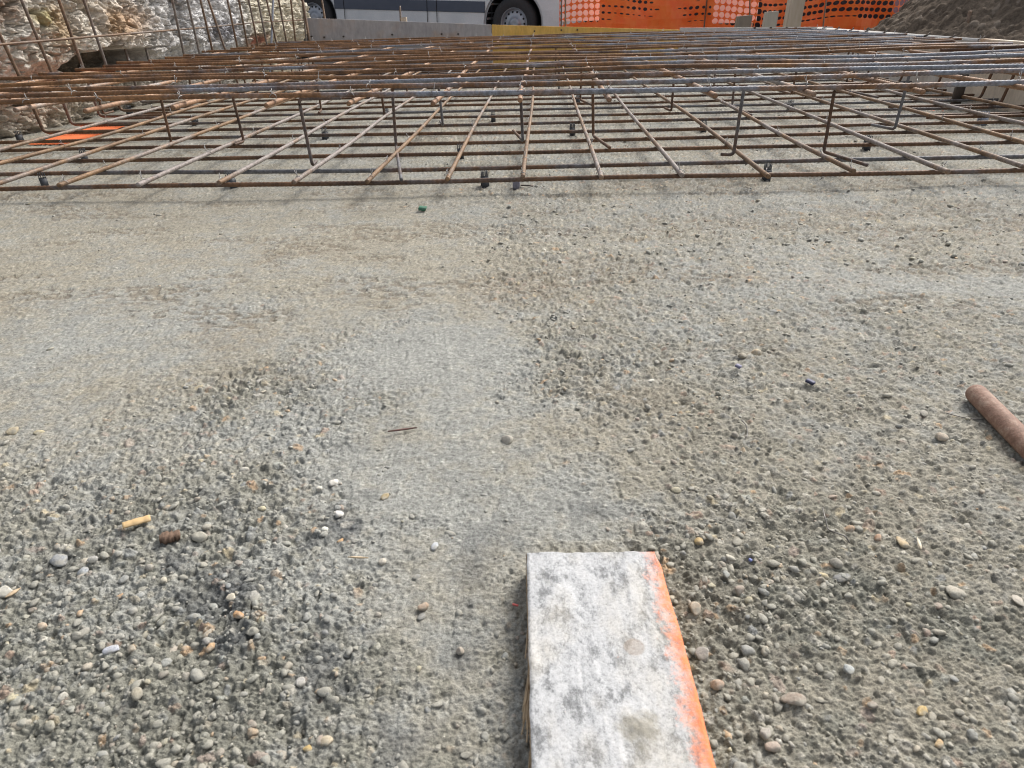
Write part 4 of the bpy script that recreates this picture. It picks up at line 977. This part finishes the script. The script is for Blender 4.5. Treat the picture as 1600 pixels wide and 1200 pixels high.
prof_extrude('side_moulding', [(-.98, .475), (-.44, .475), (-.44, .655), (-.98, .655)], -.016, -.001, M_mould, van, .004)
prof_extrude('bumper', [(f_ + .47, .26), (f_ + .82, .26), (f_ + .98, .36), (f_ + .99, .56), (f_ + .45, .56)], -.012, 1.942, M_van, van, .02)
for (xa, xb) in ((1.55, 2.35), (f_ - .42, f_ + .02)):
    pass
for xk in (.62, f_ - 1.22, f_ - 1.38, f_ - .33):
    mbs = MB(); mbs.box((xk, -.0185 if .44 < xk < f_ - .44 else -.003, .45), (.008, .006, .40)); mbs.build('door_gap', M_arch, van, smooth=False)
prof_extrude('window', [(f_ - .95, 1.25), (f_ + .05, 1.25), (f_ - .35, 1.95), (f_ - .95, 1.98)], -.006, -.001, M_glass, van)
for (cx, nm) in ((0, 'rear'), (f_, 'front')):
    for yv, sg in ((.02, 1), (1.91, -1)):
        wh = empty('wheel', (cx, yv, RW)); wh.parent = van
        an_ = np.linspace(0, 2 * math.pi, 49)[:-1]
        prof_ = [(.205, .02), (.235, .006), (.29, .000), (.325, .012), (.345, .04), (.347, .12), (.345, .2), (.32, .225), (.205, .22)]
        vv = []; 
        for a in an_:
            for (r_, y_) in prof_: vv.append((r_ * math.cos(a), sg * y_, r_ * math.sin(a)))
        npf = len(prof_); qq = []
        for i_ in range(48):
            for k_ in range(npf - 1): qq.append((i_ * npf + k_, i_ * npf + k_ + 1, ((i_ + 1) % 48) * npf + k_ + 1, ((i_ + 1) % 48) * npf + k_))
        mb = MB(); mb.add(vv, qq); mb.build('tyre', M_tyre, wh)
        mb = MB(); prof_ = [(.0, .035), (.05, .03), (.075, .035), (.08, .065), (.135, .055), (.165, .06), (.178, .09), (.19, .05), (.206, .012), (.206, .2)]; npf = len(prof_); vv = []; qq = []
        for a in an_:
            for (r_, y_) in prof_: vv.append((r_ * math.cos(a), sg * y_, r_ * math.sin(a)))
        for i_ in range(48):
            for k_ in range(npf - 1): qq.append((i_ * npf + k_, i_ * npf + k_ + 1, ((i_ + 1) % 48) * npf + k_ + 1, ((i_ + 1) % 48) * npf + k_))
        mb.add(vv, qq); mb.build('rim', M_rim, wh)
        mb = MB()
        for k_ in range(14):
            a = k_ / 14 * 2 * math.pi; c_ = np.array([.15 * math.cos(a), sg * .056, .15 * math.sin(a)])
            v = IC1[0] * np.array([.017, .004, .017]) + c_; mb.add(v, None, IC1[1])
        mb.build('rim_slots', M_arch, wh)
    an_ = np.linspace(-.35, math.pi + .35, 25); vv = []; qq = []
    for a in an_: vv += [(cx + .428 * math.cos(a), .004, RW + .428 * math.sin(a)), (cx + .428 * math.cos(a), .5, RW + .428 * math.sin(a))]
    for i_ in range(24): qq.append((2 * i_, 2 * i_ + 1, 2 * i_ + 3, 2 * i_ + 2))
    bk = len(vv); vv += [(cx, .5, RW)]; mb = MB(); tr = [(2 * i_ + 1, 2 * i_ + 3, bk) for i_ in range(24)]
    mb.add(vv, qq, tr); mb.build('arch_liner', M_arch, van)
# road the van stands on, rising to the left
rd = MB(); ra = hr - ax.normalized() * 12 + Vector((0, 0, -RW)); rb_ = hf + ax.normalized() * .9 + Vector((0, 0, -RW)); pn = Vector((-ax.y, ax.x, 0)).normalized()
rc = rb_ + Vector((14, 0, -.02))
rd.add([tuple(ra - pn * 1.2), tuple(rb_ - pn * 1.2), tuple(rb_ + pn * 14), tuple(ra + pn * 14), tuple(rc - pn * 1.2), tuple(rc + pn * 14)], [(0, 1, 2, 3), (1, 4, 5, 2)])
tag(rd.build('road', simple('asphalt', (.05, .05, .052), (.075, .073, .07), 60, .9, 0, .004), smooth=False), kind='structure')

# ------------------------------------------------------------------ orange safety net
M_net = None
m, n, b = newmat('orange_net'); g1 = noise(n, 8, 3, .6)
c = ramp(n, g1.outputs[0], [(.35, (.93, .13, .015)), (.65, (.95, .20, .035))]); n.links.new(c.outputs[0], b.inputs['Base Color']); b.inputs['Roughness'].default_value = .45
M_net = m
nd0 = 7.4; nA_ = Pd(874, 46, nd0); nB_ = Pd(1760, 20, nd0 - .2); ndir = (nB_ - nA_); ndir.z = 0; nL = ndir.length; ndir.normalize(); nnor = Vector((-ndir.y, ndir.x, 0))
pt = .0645; ncols = int(nL / pt); nrows = 15; zbn = .10
def xpx(s_):
    p = nA_ + ndir * s_; d_ = p - Vector((0, 0, CAMZ)); dd = d_.dot(fwd); return 800 + FPX * d_.dot(rt) / dd
vv = []; qq = []; tt_ = []
NS = 12
for j in range(-2, nrows):
    for i in range(ncols):
        s0_, z0_ = i * pt, zbn + (j + 2) * pt; xp = xpx(s0_ + pt / 2)
        if j < 0: ox = oy = 0
        else:
            g = h2(np.array([i]), np.array([j]), 7)[0]; g2_ = float(vn(np.array([i * .22]), np.array([j * .6]), 8)[0])
            if xp < 937: ox, oy = .44, .43
            elif xp < 1108: ox, oy = .40 * (.35 + .65 * g), .34 * max(.06, (g2_ - .38) * 2.2) * (.5 + .5 * g)
            elif xp < 1182: ox, oy = .45, .43
            elif xp < 1385: ox, oy = .42, .36 * min(1, .30 + .55 * g2_ + .32 * max(0, min(1, (xp - 1300) / 60)) + .25 * g)
            else: ox, oy = .46, .45
            if j == 0 and 1225 < xp < 1330: oy *= .4
            if oy < .035: ox = oy = 0
        b0_ = len(vv); corners = [(0, 0), (.5, 0), (1, 0), (1, .5), (1, 1), (.5, 1), (0, 1), (0, .5)]
        if ox == 0:
            vv += [(s0_ + a * pt, z0_ + c_ * pt) for a, c_ in ((0, 0), (1, 0), (1, 1), (0, 1))]; qq.append((b0_, b0_ + 1, b0_ + 2, b0_ + 3))
        else:
            vv += [(s0_ + a * pt, z0_ + c_ * pt) for a, c_ in corners]
            sh = .3 * (g - .5)
            for k_ in range(16):
                a = -math.pi * .75 + k_ / 16 * 2 * math.pi
                vv.append((s0_ + pt * (.5 + ox * math.cos(a)), z0_ + pt * (.5 + oy * math.sin(a) + sh * oy * math.cos(a))))
            for k_ in range(8):
                k2 = (k_ + 1) % 8; i0 = b0_ + 8 + 2 * k_; i1 = b0_ + 8 + 2 * k_ + 1; i2 = b0_ + 8 + (2 * k_ + 2) % 16
                tt_.append((b0_ + k_, b0_ + k2, i1)); tt_.append((b0_ + k_, i1, i0)); tt_.append((b0_ + k2, i2, i1))
vv = np.array(vv); S, Zn = vv[:, 0], vv[:, 1]
fold = .05 * np.sin(S * 5.1 + 1.2 * Zn) + .03 * np.sin(S * 13 + 4 * Zn) + .05 * (fbm(S * 4, Zn * 5, 800, 3) - .5)
sag = .03 * np.sin(S * 1.9 + .5) + .02 * np.sin(S * 4.7) + .012 * (fbm(S * 5, Zn * 3, 805, 2) - .5) 
P3 = np.array(nA_)[None, :] * np.array([1, 1, 0]) + S[:, None] * np.array(ndir) + fold[:, None] * np.array(nnor); P3[:, 2] = Zn + sag * (1 - 0 * Zn) - .0 + S * -.004
org = Vector((nA_.x, nA_.y, 0))
me = mesh_np('net', P3 - np.array(org), qq, tt_, M_net, True)
net = empty('safety_net', org, label='bright orange plastic safety netting with oval holes behind the pit', cat='safety net'); link('mesh_sheet', me, net)
mb = MB()
for s_ in (0.02, 1.6, 3.2, 4.8):
    p = nA_ + ndir * s_ - org; mb = MB(); mb.tube([(p.x, p.y, -.16), (p.x, p.y, 1.15)], .008, 8); mb.build('pole', M_wall, net)
# panels behind the net
def panel(x0, x1, yb, depth, mat, label, name='board_panel', cat='panel', h_=1.0, th=.02):
    a_, b_ = Pd(x0, yb, depth), Pd(x1, yb, depth); c_ = (a_ + b_) / 2; z0_ = c_.z; wd = (b_ - a_).length
    bm = bmesh.new(); bmesh.ops.create_cube(bm, size=1); bmesh.ops.scale(bm, vec=(wd, th, h_), verts=bm.verts); bmesh.ops.bevel(bm, geom=bm.edges[:], offset=.004, segments=1, affect='EDGES')
    me = bpy.data.meshes.new('sheet'); bm.to_mesh(me); bm.free(); me.materials.append(mat)
    root = empty(name, (c_.x, c_.y, z0_), math.atan2((b_ - a_).y, (b_ - a_).x), label=label, cat=cat); link('sheet', me, root, (0, 0, h_ / 2))
    mb = MB(); mb.box((-wd * .4, th, (-.16 - z0_) / 2 + .1), (.04, .02, (z0_ + .16) + .2)); mb.box((wd * .4, th, (-.16 - z0_) / 2 + .1), (.04, .02, (z0_ + .16) + .2)); mb.build('support', M_pl, root, smooth=False)
M_wp = simple('white_sheet', (.92, .88, .88), (.86, .82, .83), 5, .6, 0, 0)
panel(877, 936, 33, 7.6, M_wp, 'white panel behind the left end of the orange net')
panel(1111, 1181, 36, 7.6, M_wp, 'white panel behind the orange net near the short timber stubs')
panel(1385, 1480, 56, 7.6, simple('mauve_sheet', (.28, .26, .33), (.24, .22, .28), 5, .6, 0, 0), 'grey mauve panel behind the net beside the earth mound')
hd = MB(); c0_ = Pd(905, 20, 9.0); c1_ = Pd(1900, 20, 9.0)
bm = MB(); bm.box((0, 0, 0), ((c1_ - c0_).length, .06, 1.9)); o = bm.build('dark_backdrop', simple('charcoal_backdrop', (.035, .035, .04), (.055, .05, .055), 4, .8, 0, .001), smooth=False)  # added dark sheet standing in for the unidentified dark behind the net
o.location = ((c0_.x + c1_.x) / 2, (c0_.y + c1_.y) / 2 + .9, .75); tag(o, 'dark charcoal hoarding added behind the holes of the net', 'backdrop')

# ------------------------------------------------------------------ earth mound
gx_ = np.linspace(2.28, 6.2, 460); gy_ = np.linspace(2.4, 8.0, 560); X, Yg = np.meshgrid(gx_, gy_); xf, yf = X.ravel(), Yg.ravel()
def mound_h(xf, yf):
    k1 = np.exp(-(((xf - 4.25) / 1.12) ** 2 + ((yf - 5.5) / 1.25) ** 2) ** 1.3) * .74
    k2 = np.exp(-(((xf - 4.7) / 1.1) ** 2 + ((yf - 4.6) / 1.2) ** 2) ** 1.2) * .5
    k3 = np.exp(-(((xf - 3.55) / .5) ** 2 + ((yf - 5.4) / .9) ** 2)) * .26
    hgt = np.maximum(k1, k2) + k3 * .6
    hgt = hgt + .22 * (fbm(xf * 3, yf * 3, 900, 6, .62) - .5) * sstep(0, .2, hgt)
    d_, i_ = domes(xf, yf, .13, 910, .15, .45); d2_, i2_ = domes(xf, yf, .05, 920, .2, .5)
    return hgt + 1.1 * d_ * sstep(.4, .7, i_) + 1.0 * d2_ + .014 * fbm(xf * 19, yf * 19, 930, 2), i_, d_, i2_, d2_
mh, ii, dd_, i2_, dd2_ = mound_h(xf, yf)
edge_ = np.minimum(np.minimum(xf - 2.26, 6.2 - xf) / .15, 1); mh = mh * np.clip(edge_ * 1 + .0, 0, 1) - .10 * (1 - np.clip(edge_, 0, 1)) + .02
col = np.array([.075, .050, .036])[None, :] * (.7 + .6 * fbm(xf * 5, yf * 5, 940, 4))[:, None]
left = (1 - sstep(3.9, 4.6, xf - .3 * (yf - 5)))[:, None] * .7; col = col * (1 - left) + np.array([.15, .125, .10]) * left * (.7 + .6 * fbm(xf * 9, yf * 9, 945, 4))[:, None]
st_ = ((i2_ > .75) & (dd2_ > .008))[:, None] * .5; col = col * (1 - st_) + np.array([.27, .23, .19]) * st_
m, n, b = newmat('dug_earth'); at = n.nodes.new('ShaderNodeVertexColor'); at.layer_name = 'earth_colour'; g1 = noise(n, 45, 6, .75)
cc = mix(n, 1, at.outputs[0], ramp(n, g1.outputs[0], [(.3, .55), (.5, 1.0), (.72, 1.4)]).outputs[0], 'MULTIPLY'); n.links.new(cc, b.inputs['Base Color']); b.inputs['Roughness'].default_value = 1; b.inputs['Specular IOR Level'].default_value = .05; bump(n, b, g1.outputs[0], .012)
me = mesh_np('earth_mound', np.stack([xf, yf, mh], -1), grid_quads(560, 460), None, m); addattr(me, 'earth_colour', col)
tag(link('earth_mound', me), 'mound of dug brown earth and stones behind the right hand form', 'earth mound')
def mstone(px, py, depth, r_, mat, label, flat=.6, asp=1.3, seed=1, rot=(0, 0, 0), name='mound_stone'):
    p = Pd(px, py, depth); v = pebble(r_, seed, IC3, flat, asp); v += (fbm(v[:, 0] * 30 + seed, v[:, 1] * 30 + v[:, 2] * 37, 9, 3)[:, None] - .5) * .2 * v
    o = link(name, mesh_np(name, v, None, IC3[1], mat), None, p); o.rotation_euler = rot; tag(o, label, 'stone')
M_ms = simple('mound_rock', (.28, .24, .2), (.2, .17, .14), 20, .9, 0, .006); M_ms2 = simple('dark_rock', (.09, .08, .085), (.13, .11, .11), 20, .9, 0, .006)
M_slab = simple('grey_slab', (.36, .38, .41), (.43, .44, .46), 14, .8, 0, .001)
p = Pd(1487, 50, 4.55); o = MB(); zb = p.z
sh = [(-.055, -.06), (.06, -.06), (.058, -.01), (.035, .045), (.01, .075), (-.02, .06), (-.05, .02)]
bmx = bmesh.new(); f1 = [bmx.verts.new((x_ * .95, -.012, z_)) for x_, z_ in sh]; f2 = [bmx.verts.new((x_ * .95, .012, z_)) for x_, z_ in sh]; bmx.faces.new(f1); bmx.faces.new(f2[::-1])
for k_ in range(7): bmx.faces.new((f1[k_], f2[k_], f2[(k_ + 1) % 7], f1[(k_ + 1) % 7]))
bmesh.ops.recalc_face_normals(bmx, faces=bmx.faces); bmesh.ops.bevel(bmx, geom=bmx.edges[:], offset=.003, segments=2, affect='EDGES')
me = bpy.data.meshes.new('slab_fragment'); bmx.to_mesh(me); bmx.free(); me.materials.append(M_slab); o = link('slab_fragment', me, None, p); o.rotation_euler = (.1, 0, -.1)
tag(o, 'grey pointed slab fragment leaning in front of the earth mound', 'slab fragment')
mstone(1503, 40, 4.7, .05, M_ms, 'brown stone right of the grey slab fragment', .9, 1.1, 3)
mstone(1500, 16, 5.2, .10, M_ms2, 'dark purple rock high on the mound', .7, 1.4, 4)
mstone(1548, 4, 5.4, .07, M_ms2, 'dark stone on the crest of the mound', .7, 1.2, 5)
mstone(1594, 15, 5.0, .06, M_ms, 'rounded brown stone at the right edge of the mound', .6, 1.4, 6)
mstone(1540, 56, 4.3, .035, M_ms, 'small brown stone low on the mound', .6, 1.4, 7)
mb = MB(); q_ = [P(1500, 20, .3)]
rt_pts = [Pd(1478, 10, 4.9), Pd(1495, 3, 4.85), Pd(1512, 6, 4.8), Pd(1522, 14, 4.75), Pd(1527, 24, 4.7)]
o0 = rt_pts[0]; ln = bend([tuple(p_ - o0) for p_ in rt_pts], .02, 4); mb.tube(resample(ln, .006), .006, 8, rib=.2); o = mb.build('dry_root', simple('root', (.2, .13, .1), (.28, .2, .16), 40, .9, 0, .001)); o.location = o0
tag(o, 'arched brown root sticking out of the mound', 'root')
